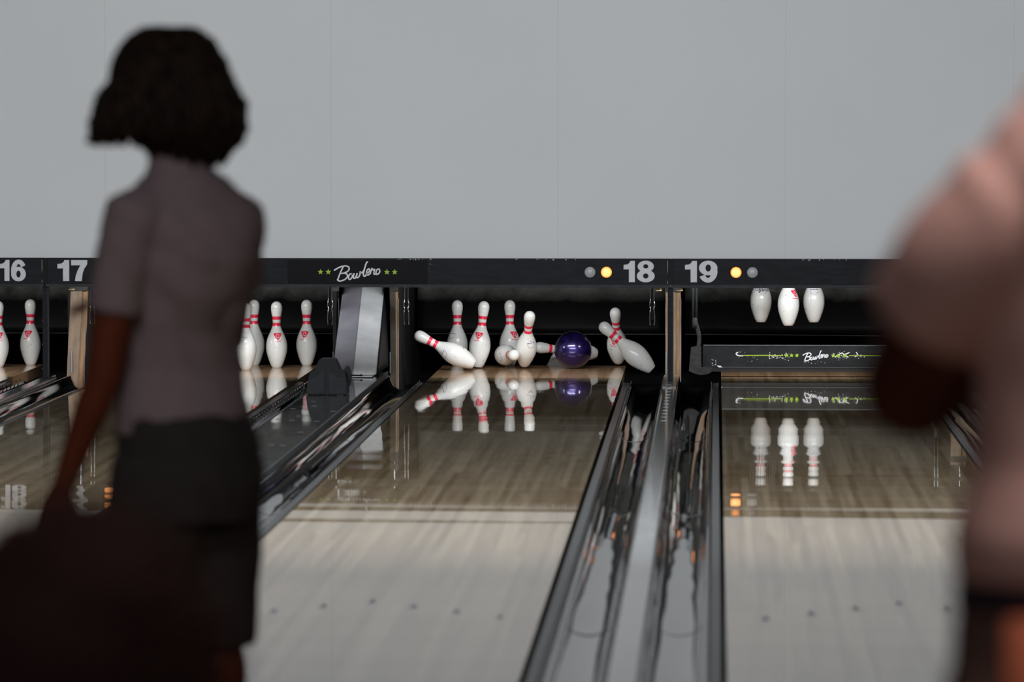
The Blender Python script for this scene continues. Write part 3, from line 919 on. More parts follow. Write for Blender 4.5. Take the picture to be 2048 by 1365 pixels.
# ------------------------------------------------------------------ sweep bar of lane 19
sw = thing('sweep_bar', 'dark grey sweep bar with script lettering lowered across lane 19', 'sweep bar', (0.555, 29.45, 0))
obj('board', bx(-0.625, 0.625, 0.0, 0.03, 0.054, 0.178), M_SWEEP, sw, bevel=0.004)
bm = bmesh.new(); box(bm, -0.62, 0.62, 0.002, 0.028, 0.031, 0.0535)
obj('rubber_edge', bm, M_RUB, sw)
bm = bmesh.new(); box(bm, -0.62, 0.62, -0.003, 0.0, 0.174, 0.180); box(bm, -0.53, 0.62, -0.002, 0.0, 0.0545, 0.0575)
obj('trim_strip', bm, M_RODM, sw)
mp_ = 1 / 2469.0
ox = 0.0785 - 0.555; oz = 0.1805        # origin of the lettering's own drawing grid
L_ = obj('lettering', bmesh.new(), M_SCRIPT, sw)
bm = bmesh.new()
for i_, st in enumerate(SCRIPT):
    flat_stroke(bm, [(ox + (995 + (p[0] - 690) * 0.585) * mp_, oz - (80 + (p[1] - 95) * 0.56) * mp_) for p in st], 13 * mp_, -0.0004, 0.001 + 0.0001 * i_, 4)
bm.to_mesh(L_.data); bm.free(); L_['label'] = 'slanted white handwriting'
for a, b in ((190, 730), (1630, 2060)):
    bm = bmesh.new()
    box(bm, ox + a * mp_, ox + b * mp_, -0.0012, -0.0003, oz - 152 * mp_, oz - 141 * mp_)
    obj('lime_line', bm, M_LIME, sw)
for q in (775, 845, 917, 1412, 1485, 1570):
    bm = bmesh.new(); star(bm, ox + q * mp_, oz - 145 * mp_, 31 * mp_, -0.0003)
    obj('star', bm, M_LIME, sw)
bm = bmesh.new()
specks(bm, 60, (ox + 530 * mp_, ox + 820 * mp_), (0.075, 0.16), -0.0004, (0.001, 0.0038), (oz - 155 * mp_, 0.009))
specks(bm, 45, (ox + 1380 * mp_, ox + 1640 * mp_), (0.075, 0.16), -0.0004, (0.001, 0.0034), (oz - 150 * mp_, 0.012))
specks(bm, 14, (ox + 1000 * mp_, ox + 1300 * mp_), (0.075, 0.10), -0.0004, (0.001, 0.003))
specks(bm, 16, (ox + 90 * mp_, ox + 520 * mp_), (0.085, 0.145), -0.0004, (0.0008, 0.0025))
specks(bm, 16, (ox + 1690 * mp_, ox + 1840 * mp_), (0.085, 0.145), -0.0004, (0.001, 0.0032), (oz - 155 * mp_, 0.006))
specks(bm, 16, (-0.575, -0.55), (0.062, 0.10), -0.0004, (0.0012, 0.0032))
flat_stroke(bm, [(ox + 110 * mp_, oz - 105 * mp_), (ox + 88 * mp_, oz - 125 * mp_), (ox + 120 * mp_, oz - 150 * mp_), (ox + 180 * mp_, oz - 152 * mp_)], 16 * mp_, -0.0004, 0.0008, 4)
flat_stroke(bm, [(ox + 1440 * mp_, oz - 165 * mp_), (ox + 1530 * mp_, oz - 110 * mp_), (ox + 1560 * mp_, oz - 130 * mp_), (ox + 1630 * mp_, oz - 105 * mp_)], 12 * mp_, -0.0004, 0.0008, 4)
flat_stroke(bm, [(ox + 1725 * mp_, oz - 100 * mp_), (ox + 1750 * mp_, oz - 140 * mp_), (ox + 1710 * mp_, oz - 160 * mp_)], 12 * mp_, -0.0004, 0.0008, 4)
obj('paint_scuffs', bm, mat('white_scuffs', (0.80, 0.80, 0.82), 0.5, noise_amt=0.1), sw)
for sg in (-1, 1):
    bm = bmesh.new()
    prism_xz(bm, [(sg * p[0], p[1]) for p in ((-0.665, 0.172), (-0.69, 0.165), (-0.700, 0.06), (-0.702, 0.035), (-0.665, 0.018), (-0.63, 0.012), (-0.59, 0.020), (-0.575, 0.033),
                                             (-0.572, 0.054), (-0.632, 0.056), (-0.634, 0.172))], -0.012, 0.024)
    obj('end_plate', bm, M_GREY, sw, bevel=0.003)
    bm = bmesh.new()
    tube(bm, smooth_path([(sg * -0.648, 0.01, 0.165), (sg * -0.645, 0.01, 0.22), (sg * -0.652, 0.01, 0.262), (sg * -0.664, 0.01, 0.30)], 5),
         [(0.010, 0.012)] * 16, 10)
    obj('curved_arm', bm, M_GREY, sw, smooth=True)
    bm = bmesh.new(); tube(bm, [(sg * -0.667, 0.01, 0.275), (sg * -0.667, 0.01, 0.29), (sg * -0.669, 0.01, 0.318), (sg * -0.669, 0.01, 0.33)], [0.012, 0.016, 0.015, 0.010], 14)
    obj('socket', bm, M_GREY, sw, smooth=True)
    for dx in (-0.010, 0.008):
        bm = bmesh.new(); tube(bm, [(sg * -0.669 + dx, 0.01, 0.325), (sg * -0.669 + dx, 0.01, 0.72)], 0.0058, 10)
        obj('rod', bm, M_RODM, sw, smooth=True)
bm = bmesh.new(); prism_xz(bm, [(-0.535, 0.0545), (-0.515, 0.0545), (-0.528, 0.064), (-0.548, 0.064)], -0.006, -0.001)
obj('bent_tab', bm, M_STEEL, sw)

# ------------------------------------------------------------------ bowling pins
IN = 0.0254
PROF = [(0, 0), (0, 0.95), (0.06, 1.03), (0.75, 1.414), (1.5, 1.69), (2.25, 1.953), (3.375, 2.255), (4.0, 2.35), (4.5, 2.383), (5.2, 2.36), (5.875, 2.281),
        (6.6, 2.09), (7.25, 1.851), (7.95, 1.53), (8.625, 1.236), (9.0, 1.09), (9.375, 0.982), (9.7, 0.925), (10.0, 0.898), (10.4, 0.905), (10.875, 0.935),
        (11.3, 0.985), (11.75, 1.047), (12.2, 1.13), (12.625, 1.203), (13.1, 1.26), (13.5, 1.2735), (13.9, 1.245), (14.3, 1.12), (14.6, 0.92), (14.82, 0.63), (14.95, 0.32), (15.0, 0.0)]


def prad(z):
    z /= IN
    for (z0, r0), (z1, r1) in zip(PROF[1:], PROF[2:]):
        if z0 <= z <= z1:
            return (r0 + (r1 - r0) * (z - z0) / max(z1 - z0, 1e-6)) * IN
    return 1.0 * IN


def pin_mesh():
    bm = bmesh.new(); n = 40; rings = []
    for z, r in PROF:
        rings.append([bm.verts.new((0, 0, z * IN))] if r == 0 else
                     [bm.verts.new((r * IN * math.cos(2 * PI * k / n), r * IN * math.sin(2 * PI * k / n), z * IN)) for k in range(n)])
    for a, b in zip(rings, rings[1:]):
        for k in range(n):
            if len(a) == 1:
                bm.faces.new((a[0], b[(k + 1) % n], b[k]))
            elif len(b) == 1:
                bm.faces.new((a[k], a[(k + 1) % n], b[0]))
            else:
                bm.faces.new((a[k], a[(k + 1) % n], b[(k + 1) % n], b[k]))
    bmesh.ops.recalc_face_normals(bm, faces=bm.faces)
    me = bpy.data.meshes.new('bowling_pin'); bm.to_mesh(me); bm.free()
    me.materials.append(M_PIN)
    for p in me.polygons:
        p.use_smooth = True
    return me


def wrap(s, z, lift):
    """surface arc s (metres, 0 faces -Y) and height z"""
    r = prad(z); a = s / r
    return Vector(((r + lift) * math.sin(a), -(r + lift) * math.cos(a), z))


def wrap_grid(bm, rows, lift, mi=0):
    """rows: (z, s0, s1)"""
    vv = [[bm.verts.new(wrap(s0 + (s1 - s0) * i / 8, z, lift)) for i in range(9)] for z, s0, s1 in rows]
    for a, b in zip(vv, vv[1:]):
        for i in range(8):
            f = bm.faces.new((a[i], a[i + 1], b[i + 1], b[i])); f.material_index = mi; f.smooth = True


def wrap_stroke(bm, pts, w, lift, mi=0, k=4):
    P = smooth_path([(p[0], p[1], 0) for p in pts], k); L, R = [], []
    for i, p in enumerate(P):
        d = (P[min(i + 1, len(P) - 1)] - P[max(i - 1, 0)]).normalized(); n = Vector((-d.y, d.x, 0)) * w / 2
        a = p + n; b = p - n
        L.append(bm.verts.new(wrap(a.x, a.y, lift))); R.append(bm.verts.new(wrap(b.x, b.y, lift)))
    for i in range(len(P) - 1):
        f = bm.faces.new((L[i], L[i + 1], R[i + 1], R[i])); f.material_index = mi; f.smooth = True


def logo_red():
    bm = bmesh.new(); C = 7.15 * IN; rows = []
    for j in range(15):
        t = j / 14                                # 0 bottom tip .. 1 top
        z = C + (-0.80 + 1.55 * t) * IN
        w = (0.10 + 1.0 * t ** 0.85) if t < 0.80 else 1.0 - (t - 0.80) * 1.1
        rows.append((z, -w * IN, w * IN))
    wrap_grid(bm, rows, 0.0004)
    ring = [(0.36 * IN * math.cos(2 * PI * k / 16), C + 0.10 * IN + 0.36 * IN * math.sin(2 * PI * k / 16)) for k in range(17)]
    wrap_stroke(bm, ring, 0.10 * IN, 0.0008, 1, 2)
    wrap_stroke(bm, [(0.05 * IN, C - 0.15 * IN), (0.22 * IN, C - 0.40 * IN)], 0.12 * IN, 0.0008, 1, 2)
    wrap_stroke(bm, [(-1.05 * IN, C - 1.02 * IN), (-0.3 * IN, C - 1.10 * IN), (0.25 * IN, C - 1.06 * IN), (0.7 * IN, C - 1.16 * IN)], 0.13 * IN, 0.0006, 0)
    for k in range(5):
        s = 0.45 + k * 0.17
        wrap_stroke(bm, [(s * IN, C - 0.62 * IN), ((s + 0.05) * IN, C - 0.80 * IN)], 0.05 * IN, 0.0006, 0, 2)
    me = bpy.data.meshes.new('logo_mark'); bm.to_mesh(me); bm.free()
    me.materials.append(M_RED); me.materials.append(M_PINW); return me


def logo_blue():
    bm = bmesh.new(); C = 7.0 * IN
    wrap_stroke(bm, [(-0.95 * IN, C + 0.42 * IN), (0.95 * IN, C + 0.42 * IN)], 0.13 * IN, 0.0005, 0)
    wrap_stroke(bm, [(-0.95 * IN, C + 0.25 * IN), (-0.75 * IN, C - 0.35 * IN), (-0.3 * IN, C - 0.62 * IN), (0.3 * IN, C - 0.62 * IN), (0.75 * IN, C - 0.35 * IN), (0.95 * IN, C + 0.25 * IN)], 0.06 * IN, 0.0005, 0)
    wrap_stroke(bm, [(-0.2 * IN, C + 0.95 * IN), (0.0 * IN, C + 0.75 * IN), (0.2 * IN, C + 0.95 * IN)], 0.08 * IN, 0.0005, 0)
    me = bpy.data.meshes.new('logo_mark'); bm.to_mesh(me); bm.free()
    me.materials.append(M_BLUE); return me


PIN_ME, RED_ME, BLUE_ME = pin_mesh(), logo_red(), logo_blue()


def pin(base, up, spin, logo, label, group):
    """base centre, direction to the head, spin of the mark about the pin's axis (0 faces the foul line)"""
    o = bpy.data.objects.new('bowling_pin', PIN_ME); COL.objects.link(o)
    u = Vector(up).normalized()
    q = Vector((0, 0, 1)).rotation_difference(u)
    o.matrix_world = Matrix.Translation(base) @ q.to_matrix().to_4x4() @ Matrix.Rotation(math.radians(spin), 4, 'Z')
    tag(o, label, 'bowling pin', group)
    l = bpy.data.objects.new('logo_mark', RED_ME if logo == 'r' else BLUE_ME); COL.objects.link(l); l.parent = o
    l['label'] = 'red gem-shaped mark with a ring' if logo == 'r' else 'thin blue outlined mark'
    return o


G18 = 'toppling pins of lane 18'
pin((-1.487, 30.62, 0.0), (0, 0, 1), -40, 'b', 'upright white pin at the left back of lane 18, behind the fallen one', G18)
pin((-1.364, 30.10, 0.036), (-0.889, 0, 0.458), -35, 'b', 'fallen white pin lying aslant at the left of lane 18, head up left', G18)
pin((-1.358, 30.38, 0.006), (0.10, 0, 0.995), -14, 'r', 'white pin leaning slightly right, its red mark above the fallen pin', G18)
pin((-1.185, 30.65, 0.0), (0, 0, 1), 38, 'r', 'upright white pin behind the one pointing its head at the viewer', G18)
pin((-1.232, 30.545, 0.070), (0.25, -0.965, 0.04), -60, 'b', 'white pin lying with its head pointing straight at the viewer', G18)
pin((-1.092, 30.36, 0.022), (0.11, -0.57, 0.81), 35, 'b', 'white pin tipping toward the viewer, left of the purple ball', G18)
pin((-0.684, 30.69, 0.072), (-0.94, -0.32, 0.11), 90, 'r', 'lying white pin half hidden behind the purple ball', G18)
pin((-0.785, 30.86, 0.125), (-0.76, 0.0, -0.65), 180, 'r', 'white pin dropping into the pit at the lower left of the ball', G18)
pin((-0.560, 30.70, 0.022), (-0.04, -0.55, 0.83), -20, 'r', 'greyish tilted pin behind the one diving into the gutter', G18)
pin((-0.345, 29.02, 0.062), (-0.747, 0.0, 0.665), 160, 'r', 'big white pin diving over the gutter right of lane 18', G18)

G17 = 'full rack of pins on lane 17'
RACK = [(0, 0, 'head pin at the front of the rack on lane 17', 0, 'r'),
        (-1, 1, 'second-row left pin of the rack on lane 17', 10, 'r'), (1, 1, 'white pin on lane 17 cut off by the person\'s waist, in the second row', -30, 'b'),
        (-2, 2, 'third-row left pin of the rack on lane 17', 0, 'r'), (0, 2, 'middle pin of the rack on lane 17', 0, 'r'),
        (2, 2, 'white pin on lane 17, second from right, in the third row', 12, 'r'),
        (-3, 3, 'back-row leftmost pin of the rack on lane 17', 0, 'r'), (-1, 3, 'back-row left-centre pin of the rack on lane 17', 0, 'r'),
        (1, 3, 'white pin on lane 17 peeping out right of the person\'s grey shirt', -60, 'b'),
        (3, 3, 'rightmost white pin of the rack on lane 17', -12, 'r')]
for i, r, lb, sp, lg in RACK:
    pin((CTR[17] + i * 0.1524, 29.85 + r * 0.264, 0), (0, 0, 1), sp, lg, lb, G17)
G16 = 'pins of lane 16'
pin((CTR[16] + 0.4572, 30.64, 0), (0, 0, 1), -12, 'r', 'complete white pin of lane 16, left of the black post', G16)
pin((CTR[16] + 0.3048, 30.38, 0), (0, 0, 1), 14, 'r', 'white pin of lane 16 cut by the left picture edge', G16)
G19 = 'pins lifted by the pinsetter of lane 19'
pin((0.258, 30.32, 0.270), (0, 0, 1), 14, 'b', 'left hanging white pin over lane 19, behind tangled wires', G19)
pin((0.411, 30.05, 0.262), (0, 0, 1), 50, 'r', 'middle and brightest hanging pin over lane 19', G19)
pin((0.559, 30.32, 0.270), (0, 0, 1), 0, 'b', 'right hanging white pin over lane 19', G19)

sp_t = thing('spotting_table', 'black pin lifting frame holding three pins over lane 19', 'pinsetter frame', (0.559, 30.1, 0.706))
obj('plate', bx(-0.60, 0.60, -0.35, 0.40, 0.0, 0.03), M_BLACK, sp_t, bevel=0.004)
for (xx, yy) in ((-0.301, 0.22), (-0.148, -0.05), (0.0, 0.22)):
    bm = bmesh.new(); tube(bm, [(xx, yy, 0.0), (xx, yy, -0.052 if yy > 0 else -0.060)], [0.045, 0.038], 18)
    obj('pin_cup', bm, M_BLACK, sp_t, smooth=True)
bm = bmesh.new()
for sx_ in (-0.55, 0.55):
    tube(bm, [(sx_, 0, 0.03), (sx_, 0, 0.45)], 0.012, 10)
obj('lift_rods', bm, M_RODM, sp_t)

# wires hanging under the board in front of the left held pin
bm = bmesh.new()
for k in range(5):
    a = 0.25 + k * 0.014
    tube(bm, smooth_path([(a - 0.055, 29.9, 0.70), (a - 0.045, 29.9, 0.49 - 0.004 * k), (a - 0.01, 29.9, 0.468 + 0.005 * (k % 2)), (a + 0.03, 29.9, 0.485), (a + 0.02, 29.9, 0.70)], 6), 0.0011, 5)
tube(bm, smooth_path([(0.20, 29.9, 0.49), (0.235, 29.9, 0.475), (0.28, 29.9, 0.478), (0.34, 29.9, 0.46), (0.37, 29.9, 0.47)], 5), 0.0012, 5)
tube(bm, smooth_path([(0.246, 29.89, 0.485), (0.250, 29.89, 0.462), (0.242, 29.89, 0.452)], 5), 0.0022, 5)
tag(obj('wire_tangle', bm, M_RUB), 'tangled thin black wires before the left hanging pin', 'wires')

# ------------------------------------------------------------------ ball
bm = bmesh.new(); bmesh.ops.create_uvsphere(bm, u_segments=64, v_segments=40, radius=0.1075)
ball = obj('bowling_ball', bm, ball_material(), smooth=True, loc=(-0.812, 30.35, 0.1078))
tag(ball, 'glossy dark purple bowling ball rolling among the pins of lane 18', 'bowling ball')
bm = bmesh.new()
for a, b in ((0.5, 0.9), (0.75, 1.0), (0.62, 1.25)):
    d = Vector((math.cos(b) * math.sin(a), math.sin(b), math.cos(a) * math.cos(b))).normalized()
    d = Vector((d.x, abs(d.z), abs(d.y))).normalized()
    tube(bm, [d * 0.1070, d * 0.1079], [0.013, 0.0125], 16)
obj('finger_holes', bm, M_PIT, ball)

# ------------------------------------------------------------------ people
def remeshed(name, bm, material, parent, voxel=0.010, smooth_it=6, fold=0.0, fold_scale=9.0, seed=0.0):
    me = bpy.data.meshes.new(name + '_raw'); bmesh.ops.recalc_face_normals(bm, faces=bm.faces)
    bm.to_mesh(me); bm.free()
    t = bpy.data.objects.new('raw', me); COL.objects.link(t)
    m = t.modifiers.new('r', 'REMESH'); m.mode = 'VOXEL'; m.voxel_size = voxel
    if smooth_it:
        s = t.modifiers.new('s', 'SMOOTH'); s.factor = 0.5; s.iterations = smooth_it
    dg = bpy.context.evaluated_depsgraph_get(); dg.update()
    out = bpy.data.meshes.new_from_object(t.evaluated_get(dg))
    bpy.data.objects.remove(t); bpy.data.meshes.remove(me)
    out.name = name; out.materials.clear(); out.materials.append(material)
    if fold:
        nn = [v.normal.copy() for v in out.vertices]
        zlo = min(v.co.z for v in out.vertices)
        for v, n in zip(out.vertices, nn):
            p = v.co; fd = min(1.0, max(0.12, (p.z - zlo) / 0.10))
            f = noise.noise(Vector((p.x * fold_scale + seed, p.y * fold_scale, p.z * fold_scale * 1.3 + p.x * 6)))
            v.co = p + n * (fold * fd * (abs(f) * 2 - 0.2))
    for p in out.polygons:
        p.use_smooth = True
    o = bpy.data.objects.new(name, out); COL.objects.link(o); o.parent = parent
    return o


def limb(bm, pts, rad, n=16):
    tube(bm, pts, rad, n)


def hand(bm, wrist, d, palm_n, thumb_side, scale=1.0, curl=0.5):
    """palm, four fingers and a thumb; d points along the fingers, palm_n out of the palm"""
    d = Vector(d).normalized(); pn = Vector(palm_n); pn = (pn - d * pn.dot(d)).normalized()
    s = d.cross(pn).normalized() * thumb_side
    w = Vector(wrist)
    k = scale
    loft(bm, [(w - d * 0.02 * k, s * 0.026 * k, pn * 0.018 * k), (w + d * 0.02 * k, s * 0.032 * k, pn * 0.016 * k),
              (w + d * 0.06 * k, s * 0.040 * k, pn * 0.015 * k), (w + d * 0.092 * k, s * 0.040 * k, pn * 0.012 * k)], 16)
    for i, (off, ln) in enumerate(((0.029, 0.070), (0.010, 0.080), (-0.010, 0.075), (-0.029, 0.058))):
        p = w + d * 0.085 * k + s * off * k; dirv = d.copy(); pts = [p - d * 0.015 * k]
        for j in range(4):
            pts.append(pts[-1] + dirv * ln * k / 3)
            dirv = (dirv + pn * curl * (0.35 + 0.12 * i)).normalized()
        tube(bm, pts, [0.0098 * k, 0.0095 * k, 0.009 * k, 0.0083 * k, 0.0062 * k], 10)
    p = w + d * 0.025 * k + s * 0.026 * k
    t1 = (d * 0.75 + s * 0.65 + pn * 0.25).normalized(); t2 = (d * 0.95 + s * 0.2 + pn * 0.3).normalized()
    tube(bm, [p, p + t1 * 0.032 * k, p + t1 * 0.045 * k + t2 * 0.018 * k, p + t1 * 0.048 * k + t2 * 0.045 * k], [0.014 * k, 0.0125 * k, 0.011 * k, 0.007 * k], 10)


def head_mesh(bm, c, F, U, k=1.0):
    """skull, jaw, nose, lips, brow and ears around centre c; F faces forward, U up"""
    F = Vector(F).normalized(); U = (Vector(U) - F * Vector(U).dot(F)).normalized(); R = F.cross(U); c = Vector(c)
    rings = [(-0.118, 0.012, 0.030, 0.030), (-0.108, 0.030, 0.032, 0.040), (-0.085, 0.022, 0.048, 0.062), (-0.055, 0.012, 0.060, 0.078), (-0.02, 0.002, 0.070, 0.090),
             (0.02, -0.004, 0.075, 0.096), (0.055, -0.008, 0.073, 0.094), (0.085, -0.010, 0.060, 0.078), (0.105, -0.010, 0.038, 0.050), (0.114, -0.010, 0.012, 0.016)]
    loft(bm, [(c + U * z * k + F * f * k, R * a * k, F * b * k) for z, f, a, b in rings], 24)
    # nose, lips, brow, chin
    tube(bm, [c + (F * 0.088 + U * 0.012) * k, c + (F * 0.100 - U * 0.012) * k, c + (F * 0.112 - U * 0.032) * k, c + (F * 0.092 - U * 0.040) * k],
         [0.007 * k, 0.010 * k, 0.014 * k, 0.010 * k], 10)
    tube(bm, [c + (F * 0.078 + U * 0.024 + R * s * 0.048) * k if s else c + (F * 0.093 + U * 0.022) * k for s in (-1, -0.4, 0, 0.4, 1)], 0.008 * k, 8)
    tube(bm, [c + (F * 0.080 - U * 0.062 - R * 0.022) * k, c + (F * 0.092 - U * 0.060) * k, c + (F * 0.080 - U * 0.062 + R * 0.022) * k], 0.0065 * k, 8)
    tube(bm, [c + (F * 0.060 - U * 0.100) * k, c + (F * 0.074 - U * 0.096) * k], [0.022 * k, 0.016 * k], 10)
    for s in (-1, 1):
        e = c + (R * s * 0.076 - U * 0.008 - F * 0.004) * k
        loft(bm, [(e - U * 0.03 * k, F * 0.006 * k, R * 0.005 * k), (e - U * 0.015 * k + R * s * 0.005 * k, F * 0.014 * k, R * 0.006 * k),
                  (e + U * 0.012 * k + R * s * 0.009 * k, F * 0.019 * k, R * 0.006 * k), (e + U * 0.03 * k + R * s * 0.006 * k, F * 0.008 * k, R * 0.004 * k)], 12)
    return R


def face_parts(parent, c, F, U, k=1.0):
    F = Vector(F).normalized(); U = (Vector(U) - F * Vector(U).dot(F)).normalized(); R = F.cross(U); c = Vector(c)
    for s in (-1, 1):
        bm = bmesh.new(); bmesh.ops.create_uvsphere(bm, u_segments=16, v_segments=10, radius=0.0125 * k)
        e = obj('eye', bm, M_EYE, parent, smooth=True, loc=c + (F * 0.079 + U * 0.004 + R * s * 0.031) * k)
        bm = bmesh.new(); bmesh.ops.create_uvsphere(bm, u_segments=12, v_segments=8, radius=0.0062 * k)
        obj('iris', bm, M_HAIR, e, smooth=True, loc=F * 0.0075 * k)


def rot2(v, a):
    return Vector((v[0] * math.cos(a) - v[1] * math.sin(a), v[0] * math.sin(a) + v[1] * math.cos(a), v[2] if len(v) > 2 else 0))


# ---- woman at the foul line of lanes 16 and 17, back turned, looking left
Wp = thing('person', 'person with curly dark bob, mauve-grey shirt and charcoal shorts, back turned', 'person', (-1.095, 10.9, 0))
FW = math.radians(50)                                   # body turned left from the lane direction
F = Vector((-math.sin(FW), math.cos(FW), 0)); Lf = Vector((-math.cos(FW), -math.sin(FW), 0)); U = Vector((0, 0, 1))
O = lambda l, f, z: Lf * l + F * f + U * z              # left, forward, up from the root
bm = bmesh.new()
sec = [(0.84, 0.0, 0.00, .125, .092), (0.92, 0.0, -0.005, .130, .095), (1.00, 0, 0.008, .115, .078), (1.08, 0, 0.005, .110, .074), (1.18, 0, -0.01, .122, .086),
       (1.25, 0, -0.018, .130, .090), (1.305, 0, -0.02, .118, .080), (1.36, 0.0, -0.01, .080, .058), (1.40, 0.005, 0.0, .052, .050)]
loft(bm, [(O(l, f, z), Lf * a, F * b) for z, l, f, a, b in sec], 24)
HC = Vector((-0.045, 0.02, 1.545))                      # head centre relative to root
tube(bm, [O(0, -0.005, 1.36), O(0.02, 0.0, 1.40), Vector((-0.05, 0.01, 1.455)), HC + Vector((0, 0, -0.03))], [0.050, 0.046, 0.044, 0.046], 16)
HF = Vector((-math.sin(math.radians(62)), math.cos(math.radians(62)), -0.05))
head_mesh(bm, HC, HF, U, 1.0)
sL = O(0.165, -0.02, 1.290)
elL = Vector((-0.148, -0.12, 0.965)); wrL = Vector((-0.238, -0.075, 0.735))
tube(bm, [O(0.08, -0.01, 1.29), sL, sL.lerp(elL, 0.35), sL.lerp(elL, 0.7), elL, elL.lerp(wrL, 0.3), elL.lerp(wrL, 0.7), wrL],
     [0.045, 0.053, 0.047, 0.043, 0.038, 0.038, 0.030, 0.024], 16)
hand(bm, wrL, (wrL - elL), F * 0.4 - Lf * 0.8, 1, 0.9, 0.5)
sR = O(-0.158, -0.01, 1.282); elR = O(-0.17, 0.03, 1.03); wrR = O(-0.06, 0.20, 1.08)
tube(bm, [O(-0.08, -0.01, 1.29), sR, sR.lerp(elR, 0.5), elR, elR.lerp(wrR, 0.4), wrR], [0.042, 0.044, 0.043, 0.037, 0.036, 0.024], 16)
hand(bm, wrR, (wrR - elR), U * -1, -1, 0.9, 0.7)
for s in (-1, 1):
    hp = O(0.066 * s, 0, 0.82); kn = O(0.085 * s, 0.035 + 0.03 * s, 0.46); an = O(0.09 * s, -0.02 + 0.04 * s, 0.085)
    tube(bm, [hp, hp.lerp(kn, 0.3), hp.lerp(kn, 0.7), kn, kn.lerp(an, 0.3) - F * 0.012, kn.lerp(an, 0.7), an, an - U * 0.04],
         [0.070, 0.076, 0.064, 0.052, 0.054, 0.038, 0.032, 0.034], 16)
    tube(bm, [an - F * 0.03 - U * 0.045, an + F * 0.05 - U * 0.055, an + F * 0.14 - U * 0.062], [(0.032, 0.03), (0.038, 0.026), (0.034, 0.016)], 14)
body = remeshed('body', bm, M_SKIN, Wp, 0.0075, 4)
# shirt
bm = bmesh.new()
sec = [(0.840, 0, 0.0, .158, .126), (0.90, 0, -0.002, .152, .120), (0.97, 0, 0.008, .136, .102), (1.05, 0, 0.002, .134, .104), (1.13, 0, -0.018, .143, .126),
       (1.20, 0, -0.030, .152, .136), (1.275, 0, -0.030, .152, .126), (1.325, 0.002, -0.022, .136, .104), (1.36, 0.008, -0.014, .106, .082), (1.385, 0.014, -0.010, .068, .062), (1.41, 0.018, -0.006, .056, .056)]
loft(bm, [(O(l, f, z), Lf * a, F * b) for z, l, f, a, b in sec], 28)
slL = sL.lerp(elL, 0.60)
tube(bm, [O(0.06, -0.01, 1.30), O(0.11, -0.015, 1.305), sL + U * 0.002, sL.lerp(elL, 0.2), sL.lerp(elL, 0.4), slL], [0.045, 0.055, 0.060, 0.059, 0.056, 0.055], 18)
slR = sR.lerp(elR, 0.62)
tube(bm, [O(-0.06, -0.01, 1.30), O(-0.11, -0.01, 1.290), sR + U * 0.002, sR.lerp(elR, 0.25), sR.lerp(elR, 0.45), slR], [0.045, 0.052, 0.054, 0.054, 0.052, 0.052], 18)
remeshed('shirt', bm, M_SHIRTG, Wp, 0.0085, 3, fold=0.010, fold_scale=7, seed=3)
# shorts: waist to knee
bm = bmesh.new()
loft(bm, [(O(0, f, z), Lf * a, F * b) for z, f, a, b in ((0.66, -0.016, .158, .138), (0.74, -0.022, .160, .146), (0.82, -0.016, .156, .136), (0.885, -0.004, .151, .118))], 28)
for s in (-1, 1):
    hp = O(0.075 * s, -0.016, 0.78); kn = O(0.090 * s, 0.022 + 0.02 * s, 0.398)
    tube(bm, [hp, hp.lerp(kn, 0.35), hp.lerp(kn, 0.7), kn], [0.102, 0.100, 0.092, 0.090], 20)
remeshed('shorts', bm, M_SHORTG, Wp, 0.009, 3, fold=0.005, fold_scale=7, seed=9)
for s in (-1, 1):
    an = O(0.09 * s, -0.02 + 0.04 * s, 0.085)
    bm = bmesh.new()
    tube(bm, [an - F * 0.065 - U * 0.045, an - F * 0.02 - U * 0.04, an + F * 0.06 - U * 0.048, an + F * 0.14 - U * 0.055, an + F * 0.175 - U * 0.06],
         [(0.028, 0.030), (0.039, 0.042), (0.044, 0.034), (0.040, 0.026), (0.022, 0.018)], 16)
    remeshed('shoe', bm, M_SHOE, Wp, 0.007, 3)
face_parts(Wp, HC, HF, U)
